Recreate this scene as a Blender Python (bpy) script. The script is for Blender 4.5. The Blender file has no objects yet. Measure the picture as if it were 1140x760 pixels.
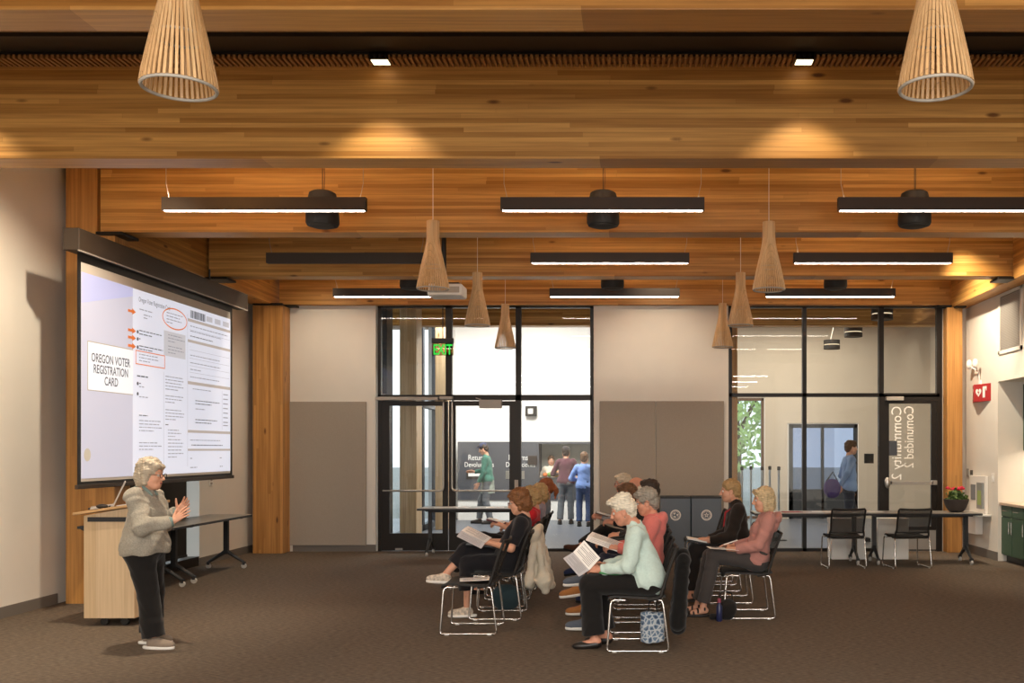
import bpy, bmesh, math, random
import numpy as np
from mathutils import Vector, Matrix

# ------------------------------------------------------------------ camera, world, lights, exposure
C = bpy.context.scene.collection
SC = bpy.context.scene
random.seed(7)
FPX, EYE, VX, VY = 1080.0, 1.65, 708.0, 500.0          # focal length in pixels of the 1140x760 frame, eye height, principal point
cam_d = bpy.data.cameras.new('camera')
cam = bpy.data.objects.new('camera', cam_d)
C.objects.link(cam)
cam.location = (0, 0, EYE)
cam.rotation_euler = (math.pi/2, 0, 0)
cam_d.sensor_fit = 'HORIZONTAL'
cam_d.sensor_width = 36.0
cam_d.lens = 36.0*FPX/1140.0
cam_d.shift_x = -(VX-570.0)/1140.0
cam_d.shift_y = (VY-380.0)/1140.0
cam_d.clip_end = 300
SC.camera = cam

world = bpy.data.worlds.new('overcast_sky')
SC.world = world
world.use_nodes = True
bg = world.node_tree.nodes['Background']
bg.inputs[0].default_value = (0.86, 0.93, 1.0, 1)
bg.inputs[1].default_value = 1.35

SC.view_settings.view_transform = 'Standard'
SC.view_settings.look = 'None'
SC.view_settings.gamma = 1.0
SC.view_settings.use_curve_mapping = False
SC.view_settings.exposure = 0.54
STRIP_DOWN, STRIP_UP = 20.0, 66.0                        # linear pendants, warm white
WARM = (1.0, 0.85, 0.65)

def lamp(kind, name, loc, energy, col=WARM, target=None, **kw):
    d = bpy.data.lights.new(name, kind)
    d.energy = energy
    d.color = col
    for k, v in kw.items():
        setattr(d, k, v)
    o = bpy.data.objects.new(name, d)
    C.objects.link(o)
    o.location = loc
    if target is not None:
        o.rotation_euler = (Vector(target)-Vector(loc)).to_track_quat('-Z', 'Y').to_euler()
    return o

DOWN = [(-5.34, 7.5), (-2.01, 7.5), (1.32, 7.5)]         # recessed downlights just in front of the second beam
for x, y in DOWN:
    lamp('SPOT', 'downlight_beam', (x, y-0.2, 4.70), 46, target=(x, y-0.1, 0), spot_size=1.60, spot_blend=0.45, shadow_soft_size=0.04)
# wall washers in the ceiling bays
lamp('SPOT', 'wall_washer_left', (-3.9, 8.25, 4.66), 400, target=(-6.2, 8.8, 0.8), spot_size=1.75, spot_blend=0.7, shadow_soft_size=0.06)
lamp('SPOT', 'wall_washer_left', (-3.9, 5.7, 4.66), 140, target=(-6.2, 6.4, 0.8), spot_size=1.35, spot_blend=0.8, shadow_soft_size=0.06)
lamp('SPOT', 'wall_washer_left', (-3.9, 13.6, 4.66), 120, target=(-6.2, 13.8, 1.2), spot_size=1.3, spot_blend=0.8, shadow_soft_size=0.06)
lamp('SPOT', 'wall_washer_right', (4.05, 13.6, 4.66), 430, target=(5.35, 14.9, 2.4), spot_size=1.35, spot_blend=0.8, shadow_soft_size=0.06)
lamp('SPOT', 'wall_washer_right', (4.1, 12.7, 4.66), 260, target=(5.5, 12.6, 1.6), spot_size=1.3, spot_blend=0.8, shadow_soft_size=0.06)
for x in (-5.0, 0.4):
    lamp('SPOT', 'wall_washer_rear', (x, 14.1, 4.66), 70, target=(x, 15.7, 2.2), spot_size=1.5, spot_blend=0.9, shadow_soft_size=0.1)
# floodlit lobby beyond the glass, under-cabinet light, added fill lamps behind the camera
lamp('AREA', 'lobby_ceiling_light', (-2.4, 20.6, 4.6), 430, (1.0, 0.96, 0.9), target=(-2.4, 21.6, 0), shape='RECTANGLE', size=3.4, size_y=3.0)
lamp('AREA', 'lobby_ceiling_light', (3.6, 20.6, 4.6), 130, (1.0, 0.86, 0.68), target=(3.6, 20.6, 0), shape='RECTANGLE', size=3.0, size_y=3.0)
lamp('AREA', 'under_cabinet_light', (5.85, 13.6, 1.62), 24, WARM, target=(5.85, 13.6, 0), shape='RECTANGLE', size=0.25, size_y=1.2)
for y in (1.2, -1.4, -4.0):                              # unseen rows added behind the camera as fill light
    lamp('AREA', 'unseen_fill_row', (-0.4, y, 3.93), 300, (1.0, 0.93, 0.84), target=(-0.4, y, 0), shape='RECTANGLE', size=9.0, size_y=0.3)
lamp('AREA', 'unseen_front_fill', (0.95, -5.8, 1.7), 240, (0.95, 0.97, 1.0), target=(0.95, 9.0, 0.2), shape='RECTANGLE', size=4.6, size_y=2.2)  # added cool fill lamp, out of view; wall_front has no window

# ------------------------------------------------------------------ helpers
def lin(h):
    h = h.lstrip('#')
    v = [int(h[i:i+2], 16)/255 for i in (0, 2, 4)]
    return tuple(((c+0.055)/1.055)**2.4 if c > 0.04045 else c/12.92 for c in v) + (1,)

def new_mat(name):
    m = bpy.data.materials.new(name)
    m.use_nodes = True
    nt = m.node_tree
    return m, nt, nt.nodes['Principled BSDF']

def N(nt, t, **kw):
    n = nt.nodes.new(t)
    for k, v in kw.items():
        if k[0] == '_':
            setattr(n, k[1:], v)
    return n

def mat(name, col, rough=0.6, metal=0.0, var=0.0, scale=30.0, bump=0.0, stretch=(1, 1, 1), spec=0.5, sheen=0.0):
    """plain material with procedural tone variation and bump in object space"""
    m, nt, b = new_mat(name)
    c = lin(col)
    b.inputs['Base Color'].default_value = c
    b.inputs['Roughness'].default_value = rough
    b.inputs['Metallic'].default_value = metal
    b.inputs['Specular IOR Level'].default_value = spec
    if sheen:
        b.inputs['Sheen Weight'].default_value = sheen
    if var or bump:
        tc = N(nt, 'ShaderNodeTexCoord')
        mp = N(nt, 'ShaderNodeMapping')
        mp.inputs['Scale'].default_value = stretch
        nz = N(nt, 'ShaderNodeTexNoise')
        nz.inputs['Scale'].default_value = scale
        nz.inputs['Detail'].default_value = 3
        nt.links.new(tc.outputs['Object'], mp.inputs[0])
        nt.links.new(mp.outputs[0], nz.inputs['Vector'])
        if var:
            r = N(nt, 'ShaderNodeValToRGB')
            r.color_ramp.elements[0].position = 0.3
            r.color_ramp.elements[1].position = 0.7
            r.color_ramp.elements[0].color = tuple(x*(1-var) for x in c[:3])+(1,)
            r.color_ramp.elements[1].color = tuple(min(1, x*(1+var)) for x in c[:3])+(1,)
            nt.links.new(nz.outputs['Fac'], r.inputs[0])
            nt.links.new(r.outputs[0], b.inputs['Base Color'])
        if bump:
            bp = N(nt, 'ShaderNodeBump')
            bp.inputs['Strength'].default_value = bump
            bp.inputs['Distance'].default_value = 0.01
            nt.links.new(nz.outputs['Fac'], bp.inputs['Height'])
            nt.links.new(bp.outputs[0], b.inputs['Normal'])
    return m

def emit(name, col, s):
    m, nt, b = new_mat(name)
    b.inputs['Base Color'].default_value = tuple(x*0.5 for x in lin(col)[:3])+(1,)
    b.inputs['Emission Color'].default_value = lin(col)
    b.inputs['Emission Strength'].default_value = s
    return m

def wood(name, axis, c1, c2, row=0.038, width=2.7, dark=0.26, knots=True, rough=0.45):
    """laminated timber: boards of random tone running along the axis, stretched grain, scattered knots"""
    m, nt, b = new_mat(name)
    tc = N(nt, 'ShaderNodeTexCoord')
    sp = N(nt, 'ShaderNodeSeparateXYZ')
    cb = N(nt, 'ShaderNodeCombineXYZ')
    nt.links.new(tc.outputs['Object'], sp.inputs[0])
    L = nt.links.new
    if axis == 'X':
        L(sp.outputs[0], cb.inputs[0]); L(sp.outputs[2], cb.inputs[1]); st = (0.9, 30, 30)
    elif axis == 'Y':
        L(sp.outputs[1], cb.inputs[0]); L(sp.outputs[2], cb.inputs[1]); st = (30, 0.9, 30)
    else:
        ad = N(nt, 'ShaderNodeMath', _operation='ADD')
        L(sp.outputs[0], ad.inputs[0]); L(sp.outputs[1], ad.inputs[1])
        L(sp.outputs[2], cb.inputs[0]); L(ad.outputs[0], cb.inputs[1]); st = (30, 30, 0.9)
    br = N(nt, 'ShaderNodeTexBrick', _offset=0.0, _squash=1.0)
    br.inputs['Color1'].default_value = lin(c1)
    br.inputs['Color2'].default_value = lin(c2)
    br.inputs['Mortar'].default_value = tuple(x*0.7 for x in lin(c2)[:3])+(1,)
    br.inputs['Scale'].default_value = 1.0
    br.inputs['Mortar Size'].default_value = 0.0006
    br.inputs['Bias'].default_value = 0.0
    br.inputs['Brick Width'].default_value = width
    br.inputs['Row Height'].default_value = row
    # every lamella starts at its own random place along the axis
    s2 = N(nt, 'ShaderNodeSeparateXYZ'); L(cb.outputs[0], s2.inputs[0])
    dv = N(nt, 'ShaderNodeMath', _operation='DIVIDE'); dv.inputs[1].default_value = row; L(s2.outputs[1], dv.inputs[0])
    fl = N(nt, 'ShaderNodeMath', _operation='FLOOR'); L(dv.outputs[0], fl.inputs[0])
    wn = N(nt, 'ShaderNodeTexWhiteNoise', _noise_dimensions='1D'); L(fl.outputs[0], wn.inputs['W'])
    ml = N(nt, 'ShaderNodeMath', _operation='MULTIPLY_ADD'); ml.inputs[1].default_value = width*3; L(wn.outputs['Value'], ml.inputs[0]); L(s2.outputs[0], ml.inputs[2])
    c2_ = N(nt, 'ShaderNodeCombineXYZ'); L(ml.outputs[0], c2_.inputs[0]); L(s2.outputs[1], c2_.inputs[1])
    L(c2_.outputs[0], br.inputs['Vector'])
    mp = N(nt, 'ShaderNodeMapping'); mp.inputs['Scale'].default_value = st
    L(tc.outputs['Object'], mp.inputs[0])
    nz = N(nt, 'ShaderNodeTexNoise'); nz.inputs['Scale'].default_value = 1.6; nz.inputs['Detail'].default_value = 5
    L(mp.outputs[0], nz.inputs['Vector'])
    rp = N(nt, 'ShaderNodeValToRGB')
    rp.color_ramp.elements[0].position = 0.3; rp.color_ramp.elements[0].color = (1-dark, 1-dark*1.15, 1-dark*1.3, 1)
    rp.color_ramp.elements[1].position = 0.62; rp.color_ramp.elements[1].color = (1, 1, 1, 1)
    L(nz.outputs['Fac'], rp.inputs[0])
    mx = N(nt, 'ShaderNodeMix', _data_type='RGBA', _blend_type='MULTIPLY')
    mx.inputs['Factor'].default_value = 1.0
    L(br.outputs['Color'], mx.inputs['A']); L(rp.outputs[0], mx.inputs['B'])
    out = mx.outputs['Result']
    if knots:
        mk = N(nt, 'ShaderNodeMapping')
        mk.inputs['Scale'].default_value = {'X': (1.1, 3, 3.4), 'Y': (3, 1.1, 3.4), 'Z': (3.4, 3.4, 1.1)}[axis]
        L(tc.outputs['Object'], mk.inputs[0])
        vo = N(nt, 'ShaderNodeTexVoronoi'); vo.inputs['Scale'].default_value = 1.3
        L(mk.outputs[0], vo.inputs['Vector'])
        kr = N(nt, 'ShaderNodeValToRGB')
        kr.color_ramp.elements[0].position = 0.05; kr.color_ramp.elements[0].color = (0.3, 0.22, 0.16, 1)
        kr.color_ramp.elements[1].position = 0.105; kr.color_ramp.elements[1].color = (1, 1, 1, 1)
        L(vo.outputs['Distance'], kr.inputs[0])
        m2 = N(nt, 'ShaderNodeMix', _data_type='RGBA', _blend_type='MULTIPLY')
        m2.inputs['Factor'].default_value = 1.0
        L(out, m2.inputs['A']); L(kr.outputs[0], m2.inputs['B'])
        out = m2.outputs['Result']
    L(out, b.inputs['Base Color'])
    b.inputs['Roughness'].default_value = rough
    return m

def glass_mat(name, tint=(0.93, 0.95, 0.95, 1), refl=0.035):
    m = bpy.data.materials.new(name)
    m.use_nodes = True
    nt = m.node_tree
    nt.nodes.clear()
    o = N(nt, 'ShaderNodeOutputMaterial')
    t = N(nt, 'ShaderNodeBsdfTransparent'); t.inputs[0].default_value = tint
    g = N(nt, 'ShaderNodeBsdfGlossy'); g.inputs['Roughness'].default_value = 0.0
    x = N(nt, 'ShaderNodeMixShader')
    x.inputs[0].default_value = refl
    nt.links.new(t.outputs[0], x.inputs[1]); nt.links.new(g.outputs[0], x.inputs[2]); nt.links.new(x.outputs[0], o.inputs[0])
    return m

class MB:
    """collects shapes given in world (or local) coordinates and links them as ONE mesh object"""
    def __init__(s):
        s.bm = bmesh.new()
    def box(s, x0, x1, y0, y1, z0, z1):
        v = [s.bm.verts.new(p) for p in ((x0,y0,z0),(x1,y0,z0),(x1,y1,z0),(x0,y1,z0),(x0,y0,z1),(x1,y0,z1),(x1,y1,z1),(x0,y1,z1))]
        for f in ((3,2,1,0),(4,5,6,7),(0,1,5,4),(1,2,6,5),(2,3,7,6),(3,0,4,7)):
            s.bm.faces.new([v[i] for i in f])
        return s
    def slab(s, pts, th):
        """polygon given as 3D points, thickened along its normal by th (centred)"""
        P = [Vector(p) for p in pts]
        n = (P[1]-P[0]).cross(P[2]-P[0]).normalized()*th/2
        a = [s.bm.verts.new(p+n) for p in P]; b = [s.bm.verts.new(p-n) for p in P]
        s.bm.faces.new(a); s.bm.faces.new(b[::-1])
        k = len(P)
        for i in range(k):
            s.bm.faces.new((a[i], b[i], b[(i+1) % k], a[(i+1) % k]))
        return s
    def tube(s, pts, r, n=10, closed=False):
        P = [Vector(p) for p in pts]
        k = len(P); rings = []
        up = None
        for i in range(k):
            if closed:
                d = (P[(i+1) % k]-P[i-1]).normalized()
            else:
                d = (P[min(i+1, k-1)]-P[max(i-1, 0)]).normalized()
            if up is None:
                up = Vector((0, 0, 1)) if abs(d.z) < 0.9 else Vector((1, 0, 0))
            a = d.cross(up)
            a = a.normalized() if a.length > 1e-6 else d.orthogonal().normalized()
            up = a.cross(d).normalized()
            rr = r[i] if isinstance(r, (list, tuple)) else r
            rings.append([s.bm.verts.new(P[i]+(a*math.cos(t)+up*math.sin(t))*rr) for t in [2*math.pi*j/n for j in range(n)]])
        for i in range(k if closed else k-1):
            A, B = rings[i], rings[(i+1) % k]
            for j in range(n):
                s.bm.faces.new((A[j], A[(j+1) % n], B[(j+1) % n], B[j]))
        if not closed:
            s.bm.faces.new(rings[0][::-1]); s.bm.faces.new(rings[-1])
        return s
    def lathe(s, prof, c=(0, 0, 0), n=28, axis='Z'):
        """profile of (radius, height) turned about the axis through c; open ends are capped when radius > 0"""
        rings = []
        for r, h in prof:
            ring = []
            for j in range(n):
                t = 2*math.pi*j/n
                q = (r*math.cos(t), r*math.sin(t), h)
                if axis == 'X': q = (h, q[0], q[1])
                if axis == 'Y': q = (q[0], -h, q[1])
                ring.append(s.bm.verts.new(Vector(c)+Vector(q)))
            rings.append(ring)
        for A, B in zip(rings, rings[1:]):
            for j in range(n):
                s.bm.faces.new((A[j], A[(j+1) % n], B[(j+1) % n], B[j]))
        s.bm.faces.new(rings[0][::-1]); s.bm.faces.new(rings[-1])
        return s
    def ball(s, c, r, n=12):
        rx, ry, rz = r if isinstance(r, (tuple, list)) else (r, r, r)
        g = bmesh.ops.create_uvsphere(s.bm, u_segments=n, v_segments=max(6, n*2//3), radius=1.0)
        for v in g['verts']:
            v.co = Vector((c[0]+v.co.x*rx, c[1]+v.co.y*ry, c[2]+v.co.z*rz))
        return s
    def face(s, pts):
        s.bm.faces.new([s.bm.verts.new(p) for p in pts])
        return s
    def raw(s, verts, faces):
        vs = [s.bm.verts.new(p) for p in verts]
        for f in faces:
            try: s.bm.faces.new([vs[i] for i in f])
            except ValueError: pass
        return s
    def build(s, name, m, parent=None, bevel=0.0, smooth=None, fix=True):
        if fix:
            bmesh.ops.recalc_face_normals(s.bm, faces=s.bm.faces)
        if bevel:
            es = [e for e in s.bm.edges if len(e.link_faces) == 2 and e.calc_face_angle(0) > 0.6]
            bmesh.ops.bevel(s.bm, geom=es, offset=bevel, segments=2, affect='EDGES', profile=0.5)
        me = bpy.data.meshes.new(name)
        s.bm.to_mesh(me); s.bm.free()
        return link_mesh(name, me, m, parent, smooth)

def link_mesh(name, me, m, parent=None, smooth=None):
    o = bpy.data.objects.new(name, me)
    me.materials.append(m)
    if smooth is not None:
        me.polygons.foreach_set('use_smooth', [True]*len(me.polygons))
        me.set_sharp_from_angle(angle=smooth)
    C.objects.link(o)
    if parent is not None:
        o.parent = parent
        top = parent
        while top.parent: top = top.parent
        if top.name in WORLD:                               # given in world coordinates: bring it to the thing's base
            me.transform(Matrix.Translation(-Vector(top.location)))
    return o
WORLD = set()

def thing(name, label, cat, loc=(0, 0, 0), rz=0.0, group=None, w=True):
    o = bpy.data.objects.new(name, None)
    C.objects.link(o)
    o.location = loc
    o.rotation_euler = (0, 0, rz)
    o.empty_display_size = 0.1
    o['label'] = label; o['category'] = cat
    if group: o['group'] = group
    if w: WORLD.add(o.name)
    return o

def tag(o, label, cat, group=None, kind=None):
    o['label'] = label; o['category'] = cat
    if group: o['group'] = group
    if kind: o['kind'] = kind
    return o

def struct(o, label=None, cat=None):
    o['kind'] = 'structure'
    if label: o['label'] = label
    if cat: o['category'] = cat
    return o

def dup(root, loc, rz=0.0, label=None, group=None):
    r = root.copy(); C.objects.link(r)
    r.location = loc; r.rotation_euler = (0, 0, rz)
    if label: r['label'] = label
    if group: r['group'] = group
    for ch in list(root.children):
        c = ch.copy(); C.objects.link(c); c.parent = r
        for g in list(ch.children):
            d = g.copy(); C.objects.link(d); d.parent = c
    return r

def at(px, py, d):
    """point seen at pixel (px, py) of the photograph, d metres in front of the camera"""
    return Vector(((px-VX)*d/FPX, d, EYE-(py-VY)*d/FPX))

def text_geo(txt, size, align='LEFT', depth=0.0, bold=0.0):
    cu = bpy.data.curves.new('lettering', 'FONT')
    cu.body = txt; cu.size = size; cu.align_x = align; cu.extrude = depth; cu.resolution_u = 3; cu.offset = bold
    o = bpy.data.objects.new('lettering', cu)
    C.objects.link(o)
    dg = bpy.context.evaluated_depsgraph_get()
    me = bpy.data.meshes.new_from_object(o.evaluated_get(dg))
    V = [tuple(v.co) for v in me.vertices]; F = [tuple(p.vertices) for p in me.polygons]
    bpy.data.objects.remove(o); bpy.data.curves.remove(cu); bpy.data.meshes.remove(me)
    return V, F

def put_text(mb, txt, size, fn, align='LEFT', sx=1.0, bold=0.0):
    V, F = text_geo(txt, size, align, 0.0, bold)
    mb.raw([fn(v[0]*sx, v[1]) for v in V], F)

# ------------------------------------------------------------------ materials
M = {}
FIR1, FIR2 = '#e0aa5e', '#ac7632'
M['beam'] = wood('laminated fir beam', 'X', FIR1, FIR2)
M['girder'] = wood('laminated fir girder', 'Y', FIR1, FIR2)
M['column'] = wood('laminated fir column', 'Z', '#cb9350', '#ae7a3e')
M['slat'] = wood('pale birch slats', 'Z', '#e3c08f', '#d5aa76', row=0.02, knots=False, dark=0.2)
M['slat_ring'] = mat('grey laminated ring', '#a9a49a', 0.6, var=0.1)
M['ceiling'] = wood('fir ceiling boards', 'Y', '#b98852', '#9a6c3c', knots=False)
M['column_daylit'] = wood('daylit fir column', 'Z', '#e3c9a2', '#d2b287')  # daylight on the lobby columns is put into a paler wood colour
M['maple'] = wood('maple veneer', 'Z', '#cfb694', '#c6ab86', row=0.4, width=3, dark=0.16, knots=False)
M['maple_top'] = wood('oiled worktop', 'X', '#c9a578', '#b98f5e', row=0.3, dark=0.2, knots=False)
M['wall'] = mat('warm white wall paint', '#dcd6cb', 0.7, var=0.015, scale=3)
M['white'] = mat('lobby white paint', '#ecebe8', 0.6, var=0.01, scale=3)
M['beige'] = mat('beige lobby paint', '#cfc4b4', 0.7, var=0.015, scale=3)
M['panel'] = mat('grey acoustic felt', '#a09689', 0.95, var=0.07, scale=140, bump=0.1)
M['base'] = mat('grey rubber base', '#6e675f', 0.6)
M['black'] = mat('black satin metal', '#17130f', 0.45)
M['bronze'] = mat('dark bronze aluminium', '#1d1712', 0.4, metal=0.3)
M['brownblack'] = mat('dark bronze screen case', '#372c22', 0.5)
M['plate'] = mat('dark steel plate', '#1b1713', 0.5, metal=0.4)
M['blk_plastic'] = mat('black plastic', '#1a1714', 0.65)
M['mesh'] = mat('black chair mesh', '#3a3733', 0.85, var=0.15, scale=300)
def open_weave(name, col, through):
    m, nt, b = new_mat(name)
    b.inputs['Base Color'].default_value = lin(col); b.inputs['Roughness'].default_value = 0.85
    t = N(nt, 'ShaderNodeBsdfTransparent'); x = N(nt, 'ShaderNodeMixShader'); x.inputs[0].default_value = through
    nt.links.new(b.outputs[0], x.inputs[1]); nt.links.new(t.outputs[0], x.inputs[2])
    nt.links.new(x.outputs[0], nt.nodes['Material Output'].inputs[0])
    return m
M['weave'] = open_weave('open weave back mesh', '#3a3835', 0.42)
M['chrome'] = mat('chrome tube', '#d2cfca', 0.26, metal=1.0)
M['steel'] = mat('brushed steel', '#b6b0a8', 0.35, metal=0.9)
M['grey_alu'] = mat('pale grey aluminium', '#a8a096', 0.5, metal=0.3)
M['glass'] = glass_mat('clear glass')
M['paper'] = mat('white paper', '#f2f0ec', 0.8)
M['paper_grey'] = mat('grey printed paper', '#bdbcc0', 0.8)
M['ink'] = mat('grey ink', '#8b8b90', 0.8)
M['table_top'] = mat('grey laminate top', '#8f8a82', 0.3)
M['table_edge'] = mat('charcoal table edge', '#25262a', 0.5)
M['table_leg'] = mat('charcoal powder coat', '#2a2a2b', 0.5)
M['caster'] = mat('grey caster', '#b9b5ae', 0.5)
M['strip'] = emit('warm led strip', '#fff1e0', STRIP_DOWN)
M['strip_up'] = emit('warm led uplight', '#ffe2bd', STRIP_UP)
M['strip_off'] = mat('unlit diffuser', '#2c2520', 0.6)
M['green_cab'] = mat('dark green cabinet paint', '#36513c', 0.5)
M['counter'] = mat('speckled stone counter', '#b59f89', 0.3, var=0.25, scale=60)
M['red_sign'] = mat('red sign enamel', '#a8201f', 0.5)
M['white_gloss'] = mat('white plastic', '#e9e6df', 0.4)
M['concrete'] = mat('polished grey concrete', '#676b74', 0.35, var=0.06, scale=2)
M['charcoal_wall'] = mat('charcoal wall panel', '#4b4d54', 0.6, var=0.03, scale=4)
M['bin'] = mat('blue grey bin', '#626d78', 0.5, var=0.03, scale=6)
M['skin'] = mat('fair skin', '#d9a184', 0.55, var=0.05, scale=25)
M['skin2'] = mat('rosy skin', '#cf9277', 0.55, var=0.06, scale=25)
M['lips'] = mat('lips', '#b3625a', 0.5)
M['eye'] = mat('eye', '#2b211c', 0.2)

def carpet():
    m, nt, b = new_mat('brown loop carpet')
    L = nt.links.new
    tc = N(nt, 'ShaderNodeTexCoord')
    mp = N(nt, 'ShaderNodeMapping'); mp.inputs['Scale'].default_value = (9, 40, 1)
    L(tc.outputs['Object'], mp.inputs[0])
    n1 = N(nt, 'ShaderNodeTexNoise'); n1.inputs['Scale'].default_value = 2.2; n1.inputs['Detail'].default_value = 6
    L(mp.outputs[0], n1.inputs['Vector'])
    r = N(nt, 'ShaderNodeValToRGB')
    r.color_ramp.elements[0].position = 0.35; r.color_ramp.elements[0].color = lin('#4f453b')
    r.color_ramp.elements[1].position = 0.68; r.color_ramp.elements[1].color = lin('#756759')
    L(n1.outputs['Fac'], r.inputs[0]); L(r.outputs[0], b.inputs['Base Color'])
    n2 = N(nt, 'ShaderNodeTexNoise'); n2.inputs['Scale'].default_value = 260
    L(tc.outputs['Object'], n2.inputs['Vector'])
    bp = N(nt, 'ShaderNodeBump'); bp.inputs['Strength'].default_value = 0.4; bp.inputs['Distance'].default_value = 0.004
    L(n2.outputs['Fac'], bp.inputs['Height']); L(bp.outputs[0], b.inputs['Normal'])
    b.inputs['Roughness'].default_value = 0.95
    b.inputs['Specular IOR Level'].default_value = 0.2
    return m
M['carpet'] = carpet()

# ------------------------------------------------------------------ the room
XL, XR, YB, ZC, ZB = -6.2, 5.35, 15.7, 4.73, 3.97       # left wall, right wall, rear wall, ceiling, underside of beams
BEAMS = [5.12, 7.745, 10.375, 13.01, 15.58, 18.2]  # front faces
o = MB().box(-9, 9, -6, YB+0.06, -0.2, 0).build('floor', M['carpet']); struct(o)
o = MB().box(-12, 14, YB+0.06, 23.2, -0.2, 0.0).build('floor_lobby', M['concrete']); struct(o)
o = MB().box(-60, 60, 23.2, 90, -0.25, -0.03).box(-60, -9, -40, 23.2, -0.25, -0.03).build('ground', mat('grey paving', '#8d8f8c', 0.8, var=0.1, scale=1)); struct(o)
# ceiling boards, slats in the first bay, the black channel in each bay
mb = MB().box(XL-0.3, 7.5, -6, 7.2, ZC, ZC+0.1).box(XL-0.3, 7.5, 7.62, 25, ZC, ZC+0.1)
o = mb.build('ceiling', M['ceiling']); struct(o)
mb = MB()
x = XL
while x < 6.6:
    mb.box(x, x+0.022, 7.57, 7.745, ZC-0.03, ZC)
    x += 0.043
o = mb.build('ceiling_slats', M['ceiling']); struct(o)
o = MB().box(XL-0.3, 7.5, 7.2, 7.57, ZC+0.02, ZC+0.1).box(XL-0.3, 7.5, 7.17, 7.2, ZC-0.03, ZC+0.1).box(XL-0.3, 7.5, 7.57, 7.62, ZC+0.005, ZC+0.1).build('trim_1', M['black']); struct(o)
for i, y in enumerate(BEAMS):
    xa, xb = (XL-0.1, 7.0) if i < 2 else (-5.73, 5.06)
    if i >= 5: xa, xb = -4.6, 8.0
    if i == 0: xb = 6.9
    o = MB().box(xa, xb, y, y+0.27, ZB, ZC).build('timber_beam', M['beam'], bevel=0.006); struct(o)
o = MB().box(-6.1, -5.76, 10.72, YB, ZB-0.02, ZC).build('timber_girder', M['girder'], bevel=0.006); struct(o)
o = MB().box(5.06, 5.36, 10.0, YB, 3.93, ZC).build('timber_girder', M['girder'], bevel=0.006); struct(o)
def column(x0, x1, y0, y1, z1, m='column'):
    return struct(MB().box(x0, x1, y0, y1, 0.0, z1).build('timber_column', M[m], bevel=0.008))
o = MB().box(-6.1, -5.58, 10.38, 10.7, 0.0, 3.94).box(-6.1, -5.765, 10.38, 10.7, 3.94, ZC).build('timber_column', M['column']); struct(o)
column(-6.07, -5.59, 15.36, 15.68, 3.93)
column(4.97, 5.22, 15.5, 15.74, 3.92)
# steel seats under the beam ends
for (x0, x1, y0, y1, z) in ((-5.74, -5.46, 10.30, 10.66, 3.945), (-5.80, -5.48, 12.98, 13.3, 3.94), (-6.05, -5.58, 15.30, 15.36, 3.94), (-5.72, -5.45, 15.52, 15.72, 3.945),
                            (4.85, 5.09, 12.98, 13.3, 3.94), (4.83, 5.05, 15.5, 15.72, 3.94), (5.08, 5.25, 15.40, 15.7, 3.915)):
    o = MB().box(x0, x1, y0, y1, z-0.012, z+0.018).build('trim_2', M['plate'], bevel=0.004); struct(o)

# walls
o = MB().box(XL, XR, -6.2, -6, 0, ZC).build('wall_front', M['wall']); struct(o)
o = MB().box(XL-0.25, XL, -6, 10.95, 0, ZC).box(XL-0.25, XL, 13.78, YB+0.3, 0, ZC).box(XL-0.25, XL, 10.95, 13.78, 2.7, ZC).build('wall_left', M['wall']); struct(o)
mb = MB().box(XR, XR+0.9, 14.34, YB+0.05, 0, ZC).box(XR, XR+0.9, 6.0, 14.34, 2.65, ZC).box(6.05, 6.25, 6.0, 14.34, 0, 2.65).box(XR, XR+0.9, -6, 6.0, 0, ZC)
o = mb.build('wall_right', M['wall']); struct(o)
o = MB().box(XL, -4.21, YB, YB+0.2, 0, ZB).box(-0.69, 1.49, YB, YB+0.2, 0, ZB).box(5.0, XR+0.1, YB+0.04, YB+0.2, 0, ZB).build('wall_rear', M['wall']); struct(o)
o = MB().box(XL, XL+0.015, -6, 10.38, 0, 0.11).box(XL, XL+0.015, 13.78, YB, 0, 0.11).build('baseboard_left', M['base']); struct(o)
o = MB().box(-5.55, -4.21, YB-0.015, YB, 0, 0.11).box(-0.69, 1.49, YB-0.015, YB, 0, 0.11).build('baseboard_rear', M['base']); struct(o)
o = MB().box(XR-0.015, XR, 14.34, YB, 0, 0.13).build('baseboard_right', M['base']); struct(o)
# acoustic panels
o = MB().box(-5.64, -4.36, YB-0.04, YB, 0.10, 2.42).build('acoustic_panel', M['panel'], bevel=0.006); tag(o, 'tall grey felt wall panel between the timber column and the glazed double door', 'wall panel')
o = MB().box(-0.585, 0.315, YB-0.04, YB, 0.11, 2.43).build('acoustic_panel', M['panel'], bevel=0.006); tag(o, 'wide grey felt wall panel behind the seated rows, left of the seam', 'wall panel', 'felt panels behind the audience')
o = MB().box(0.322, 1.42, YB-0.04, YB, 0.11, 2.43).build('acoustic_panel', M['panel'], bevel=0.006); tag(o, 'grey felt wall panel behind the two grey bins, right of the seam', 'wall panel', 'felt panels behind the audience')

# blacked-out window behind the screen in the left wall
w = MB().box(XL-0.25, XL-0.2, 10.95, 11.03, 0, 2.7).box(XL-0.25, XL-0.23, 13.75, 13.78, 0, 2.7).box(XL-0.25, XL-0.005, 10.95, 13.78, 0, 0.13).box(XL-0.25, XL-0.2, 10.95, 13.78, 2.62, 2.7).build('window_1', M['bronze']); struct(w)
struct(MB().box(XL-0.245, XL-0.24, 11.03, 13.75, 0.13, 2.62).build('pane', M['glass'], w))
sh = MB().box(XL-0.03, XL-0.026, 10.98, 13.44, 0.19, 2.6).build('roller_shade', M['blk_plastic'])
tag(sh, 'black blackout shade drawn down over the window behind the projection screen', 'window shade')
MB().box(XL-0.04, XL-0.015, 10.98, 13.44, 0.165, 0.195).build('bottom_bar', M['black'], sh)

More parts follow.
